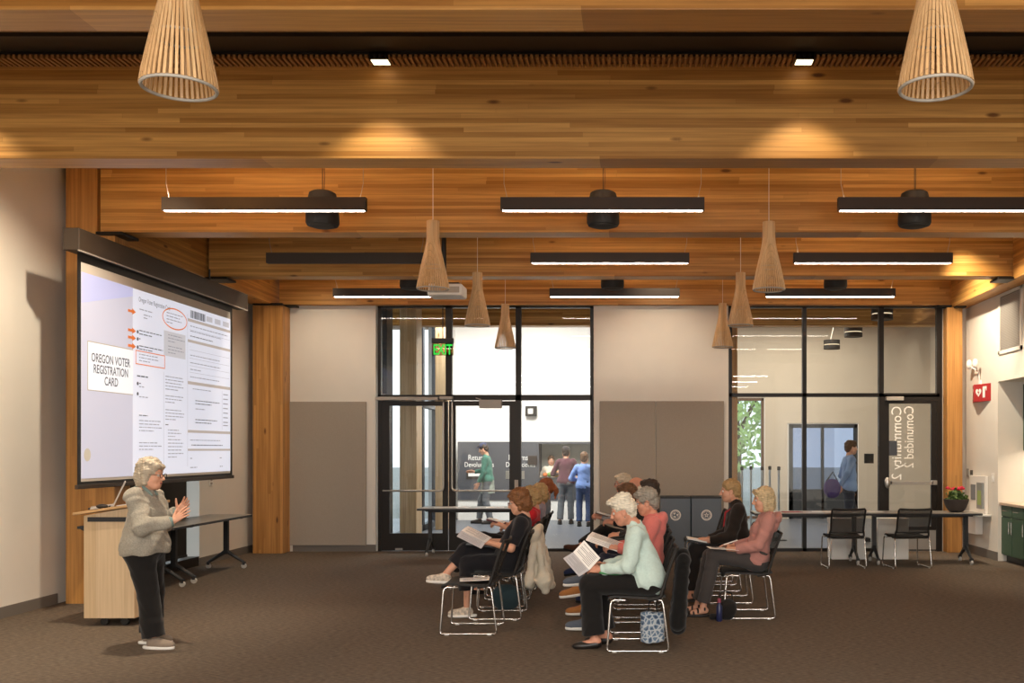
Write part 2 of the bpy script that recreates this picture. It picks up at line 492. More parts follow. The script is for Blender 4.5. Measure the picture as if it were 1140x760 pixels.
# ------------------------------------------------------------------ glazed rear wall
Y0, Y1 = YB, YB+0.09
def frame_bars(bars, name):
    mb = MB()
    for b in bars: mb.box(b[0], b[1], Y0+(b[4] if len(b) > 4 else 0), Y1, b[2], b[3])
    return struct(mb.build(name, M['bronze']))
k = 15.7/FPX
def X(px): return (px-VX)*k
def Z(py): return EYE-(py-VY)*k
# double door bay
zt = Z(442)
f1 = frame_bars([(X(420.5), X(424), 0, ZB), (X(574), X(580), 0, ZB), (X(657), X(661), 0, ZB), (X(496), X(503), zt, ZB),
                 (X(420.5), X(659), zt-0.05, zt+0.04), (X(580), X(659), 0, 0.045), (X(420.5), X(661), ZB-0.03, ZB)], 'window_2')
struct(MB().box(X(424), X(496.5), Y0+0.03, Y0+0.04, zt, ZB).build('pane', M['glass'], f1))
struct(MB().box(X(502.5), X(574.5), Y0+0.03, Y0+0.04, zt, ZB).build('pane', M['glass'], f1))
struct(MB().box(X(580), X(657), Y0+0.03, Y0+0.04, zt, ZB).build('pane', M['glass'], f1))
struct(MB().box(X(580), X(657), Y0+0.03, Y0+0.04, 0, zt).build('pane', M['glass'], f1))
def leaf(name, x0, x1, gx0, gx1, gz0, gz1, ztop):
    mb = MB()
    for b in ((x0, gx0, 0.01, ztop), (gx1, x1, 0.01, ztop), (gx0, gx1, 0.01, gz0), (gx0, gx1, gz1, ztop)):
        mb.box(b[0], b[1], Y0+0.01, Y0+0.06, b[2], b[3])
    d = struct(mb.build(name, M['bronze']))
    struct(MB().box(gx0-0.005, gx1+0.005, Y0+0.03, Y0+0.04, gz0-0.005, gz1+0.005).build('pane', M['glass'], d))
    return d
d1 = leaf('door_1', X(424), X(498.5), X(433.5), X(492.5), Z(593.5), Z(451.5), zt-0.06)
d2 = leaf('door_2', X(499.5), X(574), X(507), X(567), Z(593.5), Z(451.5), zt-0.06)
def arc_bar(pts, r=0.016):
    return MB().tube(pts, r, 10)
zb = Z(546)
def pull(xv, xh, s):
    y = Y0-0.06
    c = [(xv, Y0+0.01, zt-0.06), (xv, y, zt-0.09), (xv, y, zb+0.1), (xv, y, zb+0.05), (xv+s*0.015, y, zb+0.015), (xv+s*0.05, y, zb), (xh, y, zb), (xh, Y0+0.01, zb)]
    return arc_bar(c)
struct(pull(X(494.5), X(427), -1).build('push_bar', M['steel'], d1, smooth=0.8))
struct(pull(X(504), X(571), 1).build('push_bar', M['steel'], d2, smooth=0.8))
struct(MB().box(X(419.5), X(489), Y0-0.12, Y0, zt-0.055, zt+0.0).build('door_operator', M['grey_alu'], d1, bevel=0.006))
struct(MB().box(X(490.5), X(505), Y0-0.10, Y0, zt-0.04, zt+0.01).build('door_operator', M['grey_alu'], d2, bevel=0.004))
struct(MB().box(X(534), X(559), Y0-0.07, Y0+0.01, Z(454.5), Z(445)).tube([(X(536), Y0-0.05, Z(444.5)), (X(530), Y0-0.03, Z(443))], 0.008).build('door_closer', M['grey_alu'], d2, bevel=0.006))
struct(MB().box(X(573), X(577), Y0-0.03, Y0, Z(544), Z(534)).build('card_reader', M['grey_alu'], d2))
struct(MB().box(X(440), X(448), Y0-0.002, Y0+0.01, 0.02, 0.05).build('threshold', M['steel'], d1))
# right glazed bay
zt2 = Z(439.5)
f2 = frame_bars([(X(811.5), X(815), 0, ZB), (X(893.5), X(898), 0, ZB), (X(978.5), X(984), 0, ZB), (X(1043), X(1049), 0, ZB), (X(811.5), X(1046), zt2-0.03, zt2+0.03),
                 (X(811.5), X(980), 0, 0.05), (X(811.5), X(1049), ZB-0.03, ZB), (X(984), X(1043), zt2-0.1, zt2)], 'window_3')
for a, b in ((815, 893.5), (898, 978.5), (984, 1043)):
    struct(MB().box(X(a), X(b), Y0+0.03, Y0+0.04, zt2, ZB).build('pane', M['glass'], f2))
for a, b in ((815, 893.5), (898, 978.5)):
    struct(MB().box(X(a), X(b), Y0+0.03, Y0+0.04, 0, zt2).build('pane', M['glass'], f2))
d3 = leaf('door_3', X(984), X(1043), X(990), X(1037), Z(586), Z(449), zt2-0.1)
struct(MB().box(X(990), X(1038), Y0-0.07, Y0-0.035, Z(539), Z(535.5)).box(X(1036), X(1042), Y0-0.07, Y0+0.01, Z(539.5), Z(534.5)).box(X(986), X(992), Y0-0.07, Y0+0.01, Z(539.5), Z(535)).ball((X(987), Y0-0.06, Z(537)), (0.05, 0.03, 0.09)).build('push_bar', M['steel'], d3, bevel=0.003))
struct(MB().box(X(985.5), X(1005), Y0-0.07, Y0+0.01, Z(445.8), Z(441.5)).build('door_closer', M['grey_alu'], d3, bevel=0.006))
struct(MB().box(X(990), X(1042), Y0+0.0, Y0+0.012, 0.03, Z(590)).build('kick_plate', M['steel'], d3))
struct(MB().box(X(1049), X(1051.5), Y0+0.0, Y0+0.06, 0, ZB).build('trim_3', M['grey_alu']))
yt = Y0+0.026
mb = MB(); put_text(mb, 'Community 2', 0.232, lambda a, b: (X(992.5)+0.005-(b-0.16), yt, Z(451.5)-a), sx=0.93)
lt = struct(mb.build('door_lettering', mat('white vinyl lettering', '#f4f1ea', 0.6), d3, fix=False))
mb = MB(); put_text(mb, 'Comunidad 2', 0.222, lambda a, b: (X(1006)+0.005-(b-0.16), yt, Z(451.5)-a), sx=0.83)
struct(mb.build('door_lettering', mat('frosted vinyl lettering', '#e6e0d6', 0.6), d3, fix=False))
nb = MB().box(X(989.6), X(999), Y0+0.012, Y0+0.02, Z(507), Z(490.5)).build('door_notice', mat('dark notice', '#3d4148', 0.6), d3); struct(nb)

# ------------------------------------------------------------------ lobby beyond the glass
YF = 23.1
o = MB().box(-4.3, 2.35, YF, YF+0.2, 0, ZC).box(3.05, 3.64, YF, YF+0.2, 0, ZC).box(5.28, 8, YF, YF+0.2, 0, ZC).box(2.35, 3.05, YF, YF+0.2, 2.87, ZC).box(3.64, 5.28, YF, YF+0.2, 2.25, ZC)
o = o.build('wall_lobby', M['white']); struct(o)
o = MB().box(1.5, 2.33, YF-0.02, YF, 0, ZC).box(3.07, 3.6, YF-0.02, YF, 0, ZC).box(5.3, 8, YF-0.02, YF, 0, ZC).box(2.33, 3.07, YF-0.02, YF, 2.88, ZC).box(3.6, 5.3, YF-0.02, YF, 2.27, ZC).build('wall_lobby_lining', M['beige']); struct(o)
o = MB().box(7.0, 7.2, YB+0.2, YF, 0, ZC).build('wall_lobby_side', M['beige']); struct(o)
column(1.56, 1.68, 16.05, 16.3, 3.97)
kf = YF/FPX
def XF(px, d=YF): return (px-VX)*d/FPX
def ZF(py, d=YF): return EYE-(py-VY)*d/FPX
# charcoal service wall with the serving hatch
ys = YF-0.5
ks = ys/FPX
a0, a1, h0, h1 = XF(509.5, ys), XF(600, ys), XF(600, ys), -0.5
zt_, zc_, zb_ = ZF(491.5, ys), ZF(532, ys), ZF(556.5, ys)
zh = ZF(494, ys)
mb = MB().box(a0, a1, ys, YF, zb_, zt_).box(h0, h1+1.2, ys, YF-0.35, zb_, zc_).box(h1, h1+1.2, ys, YF, zb_, zt_).box(h0, h1, ys, YF, zh, zt_).box(h0, h1, YF-0.02, YF-0.005, zc_, zh)
svc = mb.build('service_wall', M['charcoal_wall']); struct(svc)
o = MB().box(h0+0.02, h1, YF-0.03, YF-0.021, zc_, zh).build('hatch_lining', mat('pale hatch wall', '#b9bdb6', 0.6)); struct(o)
o = MB().box(h0, h1, ys-0.02, YF-0.35, zc_, zc_+0.025).build('hatch_counter', mat('dark stone counter', '#5f5850', 0.3)); struct(o)
# the clear height below the panel reads as a white plinth
o = MB().box(a0, h1+1.2, ys+0.02, YF, 0, zb_).build('service_plinth', M['white']); struct(o)
for (p, q) in (((521, 512), (517, 519.5)), ((566, 512), (563, 519.5))):
    for txt, (x_, y_), sz in (('Returns', p, 0.20), ('Devoluciones', q, 0.175)):
        mb = MB(); X0, Z0 = XF(x_, ys), ZF(y_, ys)
        put_text(mb, txt, sz*0.92, lambda a, b: (X0+a, ys-0.006, Z0+b), sx=0.78)
        struct(mb.build('service_lettering', mat('white wall lettering', '#f5f4f0', 0.5), svc, fix=False))
for x0, x1 in ((519.5, 538), (563, 567), (578.5, 584)):
    o = MB().box(XF(x0, ys), XF(x1, ys), ys-0.012, ys+0.0, ZF(533, ys), ZF(524, ys)).build('return_slot', M['steel'] if x0 > 530 else mat('dark slot', '#3a332d', 0.5), svc); struct(o)
    if x0 < 530:
        struct(MB().box(XF(x0+2, ys), XF(x1-3, ys), ys-0.02, ys-0.013, ZF(530, ys), ZF(526.5, ys)).build('slot_label', M['paper'], svc))
o = MB().box(XF(587.5, ys), XF(598, ys), ys-0.03, ys, ZF(517.3, ys), ZF(507, ys)).build('wall_plaque', mat('dark brown plaque', '#2a1e19', 0.5), bevel=0.006)
tag(o, 'square dark brown plaque on the charcoal wall beside the serving hatch', 'plaque')
q = thing('wall_speaker', 'square black box with a white square front high on the white lobby wall', 'wall light', at(591.5, 463, YF))
MB().box(XF(585.5), XF(598), YF-0.14, YF, ZF(463.2), ZF(452)).build('housing', M['black'], q, bevel=0.008)
MB().box(XF(588.5), XF(594), YF-0.15, YF-0.139, ZF(460.7), ZF(455)).build('front_panel', M['white_gloss'], q)
# window with trees, and the dark glazed outer door on the right
w = MB().box(2.35, 2.41, YF, YF+0.15, 0, 2.87).box(2.99, 3.05, YF, YF+0.15, 0, 2.87).box(2.35, 3.05, YF, YF+0.15, 2.81, 2.87).box(2.35, 3.05, YF, YF+0.15, 0, 0.06).build('window_4', mat('brown window frame', '#6a5240', 0.5)); struct(w)
struct(MB().box(2.41, 2.99, YF+0.06, YF+0.07, 0.06, 2.81).build('pane', M['glass'], w))
w = MB().box(3.64, 3.74, YF, YF+0.12, 0, 2.25).box(5.2, 5.28, YF, YF+0.12, 0, 2.25).box(4.42, 4.48, YF, YF+0.12, 0, 2.25).box(3.64, 5.28, YF, YF+0.12, 2.16, 2.25).box(3.64, 5.28, YF, YF+0.12, 0, 0.7).build('door_4', mat('dark grey door frame', '#3d4044', 0.5)); struct(w)
struct(MB().box(3.74, 4.42, YF+0.05, YF+0.06, 0.7, 2.16).box(4.48, 5.2, YF+0.05, YF+0.06, 0.7, 2.16).build('pane', glass_mat('grey tinted glass', (0.5, 0.53, 0.6, 1), 0.08), w))
o = MB().box(X(961.5)*1.15, X(972)*1.15, 18.0, 18.02, 1.39, 1.57).build('wall_sign', M['black'], bevel=0.003)
o.location = (0, 0, 0)
tag(o, 'small square black sign hanging beyond the glass right of the walking person', 'sign')
# lobby window wall on the left: dark mullions and timber columns
w = MB()
for y0, y1 in ((15.9, 16.05), (16.75, 17.15), (18.15, 18.6), (19.6, 19.75), (21.0, 21.5)):
    w.box(-4.42, -4.3, y0, y1, 0, ZC)
w.box(-4.42, -4.3, 15.9, 21.5, 0, 0.12).box(-4.42, -4.3, 15.9, 21.5, 2.5, 2.6)
wl = struct(w.build('window_5', mat('blue grey mullions', '#3b4048', 0.5)))
struct(MB().box(-4.37, -4.36, 15.9, 21.5, 0.1, ZC).build('pane', M['glass'], wl))
o = MB().box(-4.6, -4.3, 21.5, YF, 0, ZC).build('wall_lobby_end', M['white']); struct(o)
column(XF(445, 17.3), XF(463.5, 17.3), 17.3, 17.75, 4.7, 'column_daylit')
column(XF(484.5, 19.9), XF(498, 19.9), 19.9, 20.3, 4.7, 'column_daylit')
o = MB().box(-9.2, -9.0, 17, 30, 0, 2.4).build('wall_neighbour', mat('white painted brick', '#dcdad4', 0.8, var=0.06, scale=8)); struct(o)

# ------------------------------------------------------------------ fixtures on the ceiling
def pendant():
    t = thing('pendant_lamp', '', 'pendant lamp', (0, 0, 0), w=False, group='slatted wooden pendant lamps')
    prof = [(0.160, 0.0), (0.150, 0.06), (0.129, 0.16), (0.105, 0.27), (0.084, 0.36), (0.068, 0.44), (0.062, 0.50), (0.061, 0.655)]
    mb = MB(); n = 42
    for j in range(n):
        a = 2*math.pi*j/n
        e, u = Vector((math.cos(a), math.sin(a), 0)), Vector((-math.sin(a), math.cos(a), 0))
        rows = []
        for r, h in prof:
            hw = min(0.0060, r*math.pi/n*0.97)
            rows.append([mb.bm.verts.new(e*(r+dr)+u*du+Vector((0, 0, h))) for dr, du in ((0, -hw), (0, hw), (-0.006, hw), (-0.006, -hw))])
        for A, B in zip(rows, rows[1:]):
            for i in range(4): mb.bm.faces.new((A[i], A[(i+1) % 4], B[(i+1) % 4], B[i]))
        mb.bm.faces.new(rows[0][::-1]); mb.bm.faces.new(rows[-1])
    mb.build('shade', M['slat'], t)
    mb = MB()
    for r, h, m_ in ((0.154, -0.004, 1),):
        mb.tube([((r-0.004)*math.cos(a), (r-0.004)*math.sin(a), h) for a in [2*math.pi*i/40 for i in range(40)]], 0.0075, 8, closed=True)
    mb.build('shade_rim', M['slat_ring'], t, smooth=1)
    for r, h in ((0.108, 0.215), (0.074, 0.37)):
        MB().tube([(r*math.cos(a), r*math.sin(a), h) for a in [2*math.pi*i/32 for i in range(32)]], 0.006, 6, closed=True).build('spacer_ring', M['slat_ring'], t)
    MB().lathe([(0.005, 0.655), (0.055, 0.655), (0.055, 0.645), (0.03, 0.64), (0.025, 0.52), (0.02, 0.5)], n=20).build('socket', M['slat_ring'], t, smooth=0.6)
    MB().tube([(0, 0, 0.65), (0, 0, 1.52)], 0.0035, 6).build('cord', mat('white lamp cord', '#e8e0d2', 0.6), t)
    return t
PEND = [(4.19, 199.5, 97, 'nearest left slatted wooden pendant lamp, cut by the top edge, above the screen side'),
        (4.19, 1041.5, 97, 'nearest right slatted wooden pendant lamp, cut by the top edge, above the cabinet side'),
        (9.45, 482, 321, 'slatted wooden pendant lamp in front of the white projector'),
        (9.45, 856, 322, 'slatted wooden pendant lamp right of the middle, second nearest of the right line'),
        (12.1, 531.5, 362, 'slatted wooden pendant lamp just right of the white projector'),
        (12.1, 824.5, 362, 'slatted wooden pendant lamp third nearest in the right line, beside the glass corner'),
        (14.62, 562.5, 387, 'smallest slatted wooden pendant lamp above the right leaf of the double door'),
        (14.62, 804.5, 386, 'smallest slatted wooden pendant lamp of the right line above the grey felt panel')]
p0 = pendant()
for i, (d, px, py, lab) in enumerate(PEND):
    P = at(px, py, d)
    if i == 0:
        p0.location = P; p0['label'] = lab
    else:
        dup(p0, P, 0.3*i, lab)

def linear(lit):
    t = thing('linear_light', '', 'ceiling light', (0, 0, 0), w=False, group='black linear pendant lights')
    L = 0.975
    mb = MB().box(-L, L, -0.032, -0.026, 0, 0.125).box(-L, L, 0.026, 0.032, 0, 0.125).box(-L, -L+0.01, -0.026, 0.026, 0, 0.125).box(L-0.01, L, -0.026, 0.026, 0, 0.125).box(-L, L, -0.026, 0.026, 0.05, 0.09)
    mb.build('housing', M['brownblack'], t)
    MB().box(-L+0.02, L-0.02, -0.020, 0.020, -0.004, 0.001).build('diffuser', M['strip'] if lit else M['strip_off'], t)
    MB().box(-L+0.02, L-0.02, -0.022, 0.022, 0.112, 0.118).build('uplight', M['strip_up'] if lit else M['strip_off'], t)
    for s in (-1, 1):
        MB().tube([(s*(L-0.06), 0, 0.12), (s*(L-0.05), 0, 0.17), (s*(L-0.03), 0, 0.26), (s*(L-0.03), 0, 0.78)], 0.0028, 6).build('suspension_cable', M['steel'], t)
    return t
names = {0: 'front', 1: 'middle', 2: 'rear'}
sides = {0: 'left', 1: 'middle', 2: 'right'}
l0 = linear(True)
lu = linear(False)
first = True
for r, (d, z) in enumerate(((9.3, 3.935), (11.92, 3.935), (14.54, 3.935))):
    for c, xc in enumerate((-3.56, -0.32, 2.91)):
        lab = 'lit black linear light, %s one of the three in the %s row below the beams' % (sides[c], names[r])
        loc = (xc, d, z)
        if (r, c) == (1, 0):
            lu.location = loc; lu['label'] = 'unlit black linear light, the only dark one, left of the slatted lamps'
        elif first:
            l0.location = loc; l0['label'] = lab; first = False
        else:
            dup(l0, loc, 0, lab)

def pend_speaker():
    t = thing('pendant_speaker', '', 'ceiling speaker', (0, 0, 0), w=False, group='black pendant speakers')
    MB().lathe([(0.10, 0.0), (0.15, 0.006), (0.163, 0.03), (0.163, 0.10), (0.155, 0.16), (0.142, 0.28), (0.13, 0.33), (0.10, 0.348), (0.02, 0.352)], n=32).build('body', M['blk_plastic'], t, smooth=0.7)
    MB().lathe([(0.02, -0.012), (0.10, -0.01), (0.125, -0.002), (0.125, 0.004)], n=32).build('grille', M['mesh'], t, smooth=0.7)
    MB().tube([(0, 0, 0.35), (0, 0, 0.86)], 0.004, 6).tube([(0.012, 0.01, 0.35), (0.018, 0.012, 0.5), (0.004, 0.004, 0.8)], 0.003, 5).build('cable', M['blk_plastic'], t)
    return t
s0 = pend_speaker()
i = 0
for r, (d, z) in enumerate(((9.75, 3.89), (13.62, 3.90))):
    for c, xc in enumerate((-3.15, -0.33, 2.80)):
        lab = 'black drum speaker hanging behind the %s linear light of the %s row' % (sides[c], 'front' if r == 0 else 'rear')
        if i == 0: s0.location = (xc, d, z); s0['label'] = lab
        else: dup(s0, (xc, d, z), 0, lab)
        i += 1
for i, (px, lab) in enumerate(((424, 'small square recessed downlight in the ceiling slot, left of the two in view'), (895, 'small square recessed downlight in the ceiling slot near the right pendant lamp'))):
    P = at(px, 64.5, 7.63)
    t = thing('downlight', lab, 'ceiling light', (P.x, P.y, P.z), group='recessed square downlights')
    MB().box(P.x-0.075, P.x+0.075, P.y-0.06, P.y+0.05, P.z-0.034, P.z+0.03).build('bezel', M['black'], t)
    MB().box(P.x-0.065, P.x+0.065, P.y-0.052, P.y+0.042, P.z-0.04, P.z-0.034).build('lens', emit('downlight lens', '#ffe0b0', 2.2), t)
# drum lamps in the lobby
def drum(P):
    t = thing('drum_lamp', '', 'pendant lamp', (0, 0, 0), w=False, group='black drum lamps in the lobby')
    MB().lathe([(0.168, 0.0), (0.18, 0.0), (0.18, 0.085), (0.168, 0.085)], n=28).lathe([(0.168, 0.105), (0.18, 0.105), (0.18, 0.2), (0.02, 0.205)], n=28).build('shade', M['blk_plastic'], t, smooth=0.7)
    MB().lathe([(0.15, 0.012), (0.165, 0.015), (0.165, 0.19), (0.15, 0.195)], n=28).build('diffuser', emit('drum diffuser', '#ffe6c0', 0.7), t, smooth=0.7)
    MB().tube([(-0.03, 0, 0.2), (0, 0, 0.32), (0.03, 0, 0.45), (0.03, 0, 0.9)], 0.008, 6).build('cord', M['white_gloss'], t)
    return t
for i, (px, py, d, lab) in enumerate(((982, 356, 16.3, 'largest black drum lamp in the lobby, behind the mullion over the right door'), (950, 375, 19.4, 'middle of the three black drum lamps in the lobby'), (926, 388.5, 21.6, 'smallest black drum lamp in the lobby, left of the other two'))):
    P = at(px, py, d)
    if i == 0: dr0 = drum(P); dr0.location = P; dr0['label'] = lab
    else: dup(dr0, P, 0, lab)

# projector, exit sign
P = at(499, 331, 11.3)
t = thing('projector', 'white ceiling projector on a black pole behind a slatted pendant lamp', 'projector', P)
MB().box(P.x-0.21, P.x+0.19, P.y-0.17, P.y+0.17, P.z, P.z+0.135).build('body', M['white_gloss'], t, bevel=0.02)
MB().lathe([(0.055, -0.235), (0.06, -0.21), (0.06, -0.18)], (P.x, P.y+0.05, P.z+0.07), 20, axis='X').build('lens', M['black'], t)
MB().tube([(P.x-0.05, P.y, P.z+0.15), (P.x-0.05, P.y, ZC)], 0.028, 12).box(P.x-0.17, P.x+0.14, P.y-0.10, P.y+0.10, P.z+0.135, P.z+0.16).build('ceiling_mount', M['black'], t)
MB().box(P.x-0.18, P.x+0.16, P.y-0.176, P.y-0.169, P.z+0.03, P.z+0.10).build('vent', M['grey_alu'], t)
P = at(493, 395.5, 15.64)
t = thing('exit_sign', 'green lettered EXIT sign hanging above the left leaf of the double door', 'sign', P)
MB().box(P.x-0.175, P.x+0.175, P.y-0.035, P.y+0.035, P.z+0.195, P.z+0.275).build('housing', M['black'], t, bevel=0.004)
MB().box(P.x-0.17, P.x+0.17, P.y-0.005, P.y+0.005, P.z, P.z+0.195).build('panel', glass_mat('edge lit acrylic', (0.55, 0.5, 0.36, 1), 0.06), t)
mb = MB(); put_text(mb, 'EXIT', 0.235, lambda a, b: (P.x+a, P.y-0.014, P.z+0.015+b), 'CENTER', 0.64, 0.004)
mb.build('lettering', emit('exit green', '#25e04a', 0.55), t, fix=False)
MB().tube([(P.x, P.y, P.z+0.27), (P.x, P.y, ZB+0.02)], 0.008, 8).build('stem', M['black'], t)

# ------------------------------------------------------------------ projection screen with its slide
XS = -5.48
scr = thing('projection_screen', 'large pull-down projection screen showing a voter registration card slide', 'projection screen', (XS, 11.45, 1.26))
MB().box(-5.56, -5.40, 9.41, 13.5, 3.585, 3.80).build('case', M['brownblack'], scr, bevel=0.006)
MB().box(-5.415, -5.398, 9.41, 13.5, 3.575, 3.587).build('case_trim', M['grey_alu'], scr)
MB().box(XS-0.004, XS-0.001, 9.52, 13.17, 1.29, 3.6).build('border', M['black'], scr)
MB().box(XS-0.001, XS+0.0, 9.58, 13.10, 1.33, 3.50).build('fabric', mat('matte screen fabric', '#cbc3b8', 0.9), scr)
MB().box(XS-0.018, XS+0.018, 9.50, 13.19, 1.258, 1.30).build('weight_bar', M['brownblack'], scr, bevel=0.005)
MB().tube([(XS+0.03, 12.4, 3.8), (XS+0.03, 12.4, 3.95)], 0.01, 6).build('bracket', M['black'], scr)
SU, SV = 3.52, 2.045
def S(u, v, lay): return (XS+0.001+0.0016*lay, 9.58+u*SU, 3.405-v*SV)
def quad(mb, u0, u1, v0, v1, lay): mb.face([S(u0, v0, lay), S(u1, v0, lay), S(u1, v1, lay), S(u0, v1, lay)])
SL = 0.47
def slide(name, col, s=SL): return emit(name, col, s)
def sq(name, m, quads, lay, fix=False):
    mb = MB()
    for q in quads: quad(mb, *q, lay)
    return mb.build(name, m, scr, fix=False)
sq('slide_page', slide('slide white', '#eceffd'), [(0, 1, 0, 1)], 1)
sq('slide_sidebar', slide('slide lilac grey', '#cfcede'), [(0, 0.277, 0, 1)], 2)
mb = MB(); mb.face([S(0, 0, 3), S(0.277, 0, 3), S(0.277, 0.045, 3), S(0, 0.15, 3)])
mb.build('slide_corner', slide('slide lilac', '#c6c8ef'), scr, fix=False)
sq('slide_title_border', slide('slide tan', '#b9ab98'), [(0.028, 0.277, 0.327, 0.57)], 4)
sq('slide_title_card', slide('slide card', '#fafaff'), [(0.031, 0.277, 0.332, 0.566)], 5)
dark, mid, tan = slide('slide ink', '#55545c'), slide('slide grey ink', '#9c9ba6'), slide('slide form band', '#bfb3ab')
mb = MB()
for txt, v in (('OREGON VOTER', 0.425), ('REGISTRATION', 0.480), ('CARD', 0.535)):
    put_text(mb, txt, 0.125, lambda a, b: S(0.152+a/SU, v-b/SV, 6), 'CENTER', 0.78, 0.0015)
mb.build('slide_title', dark, scr, fix=False)
mb = MB(); put_text(mb, 'Oregon Voter Registration Card', 0.075, lambda a, b: S(0.310+a/SU, 0.062-b/SV, 6), sx=0.72)
mb.build('slide_heading', dark, scr, fix=False)
orange = slide('slide orange', '#e0762f')
mb = MB()
for v in (0.126, 0.228, 0.266, 0.310):
    mb.face([S(0.245, v-0.007, 7), S(0.272, v-0.007, 7), S(0.272, v+0.007, 7), S(0.245, v+0.007, 7)])
    mb.face([S(0.270, v-0.017, 7), S(0.292, v, 7), S(0.270, v+0.017, 7)])
mb.build('slide_arrows', orange, scr, fix=False)
mb = MB()
for q in ((0.290, 0.478, 0.326, 0.331), (0.290, 0.478, 0.397, 0.402), (0.290, 0.2935, 0.326, 0.402), (0.4745, 0.478, 0.326, 0.402)): quad(mb, *q, 7)
mb.build('slide_box_outline', orange, scr, fix=False)
mb = MB(); n = 48
for i in range(n):
    a, b = 2*math.pi*i/n, 2*math.pi*(i+1)/n
    f = lambda t, k: S(0.548+(0.088+k)*math.cos(t), 0.104+(0.062+k*1.6)*math.sin(t), 7)
    mb.face([f(a, 0), f(b, 0), f(b, -0.0045), f(a, -0.0045)])
mb.build('slide_ellipse', orange, scr, fix=False)
sq('slide_grey_box', slide('slide box grey', '#d3d1d6'), [(0.475, 0.628, 0.182, 0.325)], 2)
bars = []
u = 0.662; rnd = random.Random(3)
while u < 0.775:
    w_ = rnd.uniform(0.002, 0.007); bars.append((u, u+w_, 0.022, 0.068)); u += w_+rnd.uniform(0.0015, 0.005)
sq('slide_barcode', slide('slide black', '#2d2d33'), bars, 6)
sq('slide_form_boxes', slide('slide box pale', '#c9c8d0'), [(0.79, 0.84, 0.028, 0.06), (0.86, 0.91, 0.028, 0.06), (0.93, 0.985, 0.028, 0.06)], 3)
sq('slide_form_bands', tan, [(0.645, 1, 0.075, 0.092), (0.645, 1, 0.2, 0.216), (0.645, 1, 0.45, 0.468), (0.645, 1, 0.742, 0.758), (0.645, 1, 0.855, 0.867)], 3)
lines, strong = [], []
def para(u0, u1, v, n, dv=0.018, th=0.005, into=None):
    for i in range(n):
        u = u0
        end = u1-rnd.uniform(0.0, 0.03)-(0.05 if i == n-1 else 0)
        while u < end:
            w_ = min(rnd.uniform(0.008, 0.03), end-u); (lines if into is None else into).append((u, u+w_, v+i*dv, v+i*dv+th)); u += w_+0.004
para(0.315, 0.47, 0.10, 1); para(0.34, 0.42, 0.125, 2, 0.016)
para(0.312, 0.47, 0.215, 2, into=strong); para(0.312, 0.40, 0.260, 1, into=strong); para(0.312, 0.47, 0.298, 2, 0.016, into=strong)
para(0.312, 0.46, 0.343, 3, 0.017); para(0.49, 0.61, 0.075, 4); para(0.50, 0.62, 0.20, 3); para(0.50, 0.62, 0.265, 3)
para(0.30, 0.42, 0.46, 1, th=0.007, into=strong); para(0.312, 0.38, 0.50, 1, into=strong); para(0.312, 0.40, 0.518, 1); para(0.312, 0.38, 0.556, 1, into=strong); para(0.312, 0.42, 0.572, 1)
para(0.482, 0.62, 0.44, 5); para(0.482, 0.62, 0.55, 3); para(0.482, 0.62, 0.63, 4); para(0.482, 0.58, 0.715, 1, into=strong); para(0.50, 0.60, 0.745, 3); para(0.50, 0.62, 0.80, 6, 0.02)
para(0.312, 0.43, 0.672, 1, into=strong); para(0.312, 0.46, 0.70, 4); para(0.312, 0.38, 0.79, 1, into=strong); para(0.312, 0.46, 0.82, 3)
para(0.66, 0.98, 0.115, 2, 0.03); para(0.66, 0.9, 0.175, 1, into=strong); para(0.66, 0.72, 0.24, 1); para(0.66, 0.95, 0.29, 1); para(0.66, 0.98, 0.335, 1); para(0.66, 0.8, 0.375, 1); para(0.66, 0.97, 0.42, 1)
para(0.68, 0.90, 0.49, 1); para(0.70, 0.90, 0.56, 2, into=strong); para(0.70, 0.85, 0.61, 1); para(0.70, 0.90, 0.675, 2, into=strong)
for v in (0.50, 0.53, 0.56, 0.59, 0.62, 0.65, 0.68, 0.70): lines.append((0.93, 0.972, v, v+0.006))
para(0.66, 0.98, 0.80, 1); para(0.67, 0.98, 0.83, 1, into=strong); para(0.66, 0.75, 0.91, 1); para(0.90, 0.98, 0.91, 1); para(0.66, 0.78, 0.965, 1); para(0.9, 0.98, 0.965, 1)
for v in (0.14, 0.26, 0.31, 0.355, 0.395): lines.append((0.655, 0.985, v, v+0.0015))
for u, v0, v1 in ((0.47, 0.42, 0.96), (0.64, 0.05, 0.96), (0.92, 0.48, 0.73)): lines.append((u, u+0.0012, v0, v1))
sq('slide_text', mid, lines, 6); sq('slide_bold_text', dark, strong, 6)
mb = MB()
for v in (0.228, 0.266, 0.310, 0.505, 0.56): mb.face([S(0.302+0.006*math.cos(2*math.pi*i/14), v+0.0095*math.sin(2*math.pi*i/14), 8) for i in range(14)])
mb.build('slide_bullets', dark, scr, fix=False)
mb = MB(); mb.face([S(0.026+0.017*math.cos(2*math.pi*i/24), 0.885+0.032*math.sin(2*math.pi*i/24), 6) for i in range(24)])
mb.build('slide_emblem', slide('slide emblem', '#c9bda8'), scr, fix=False)

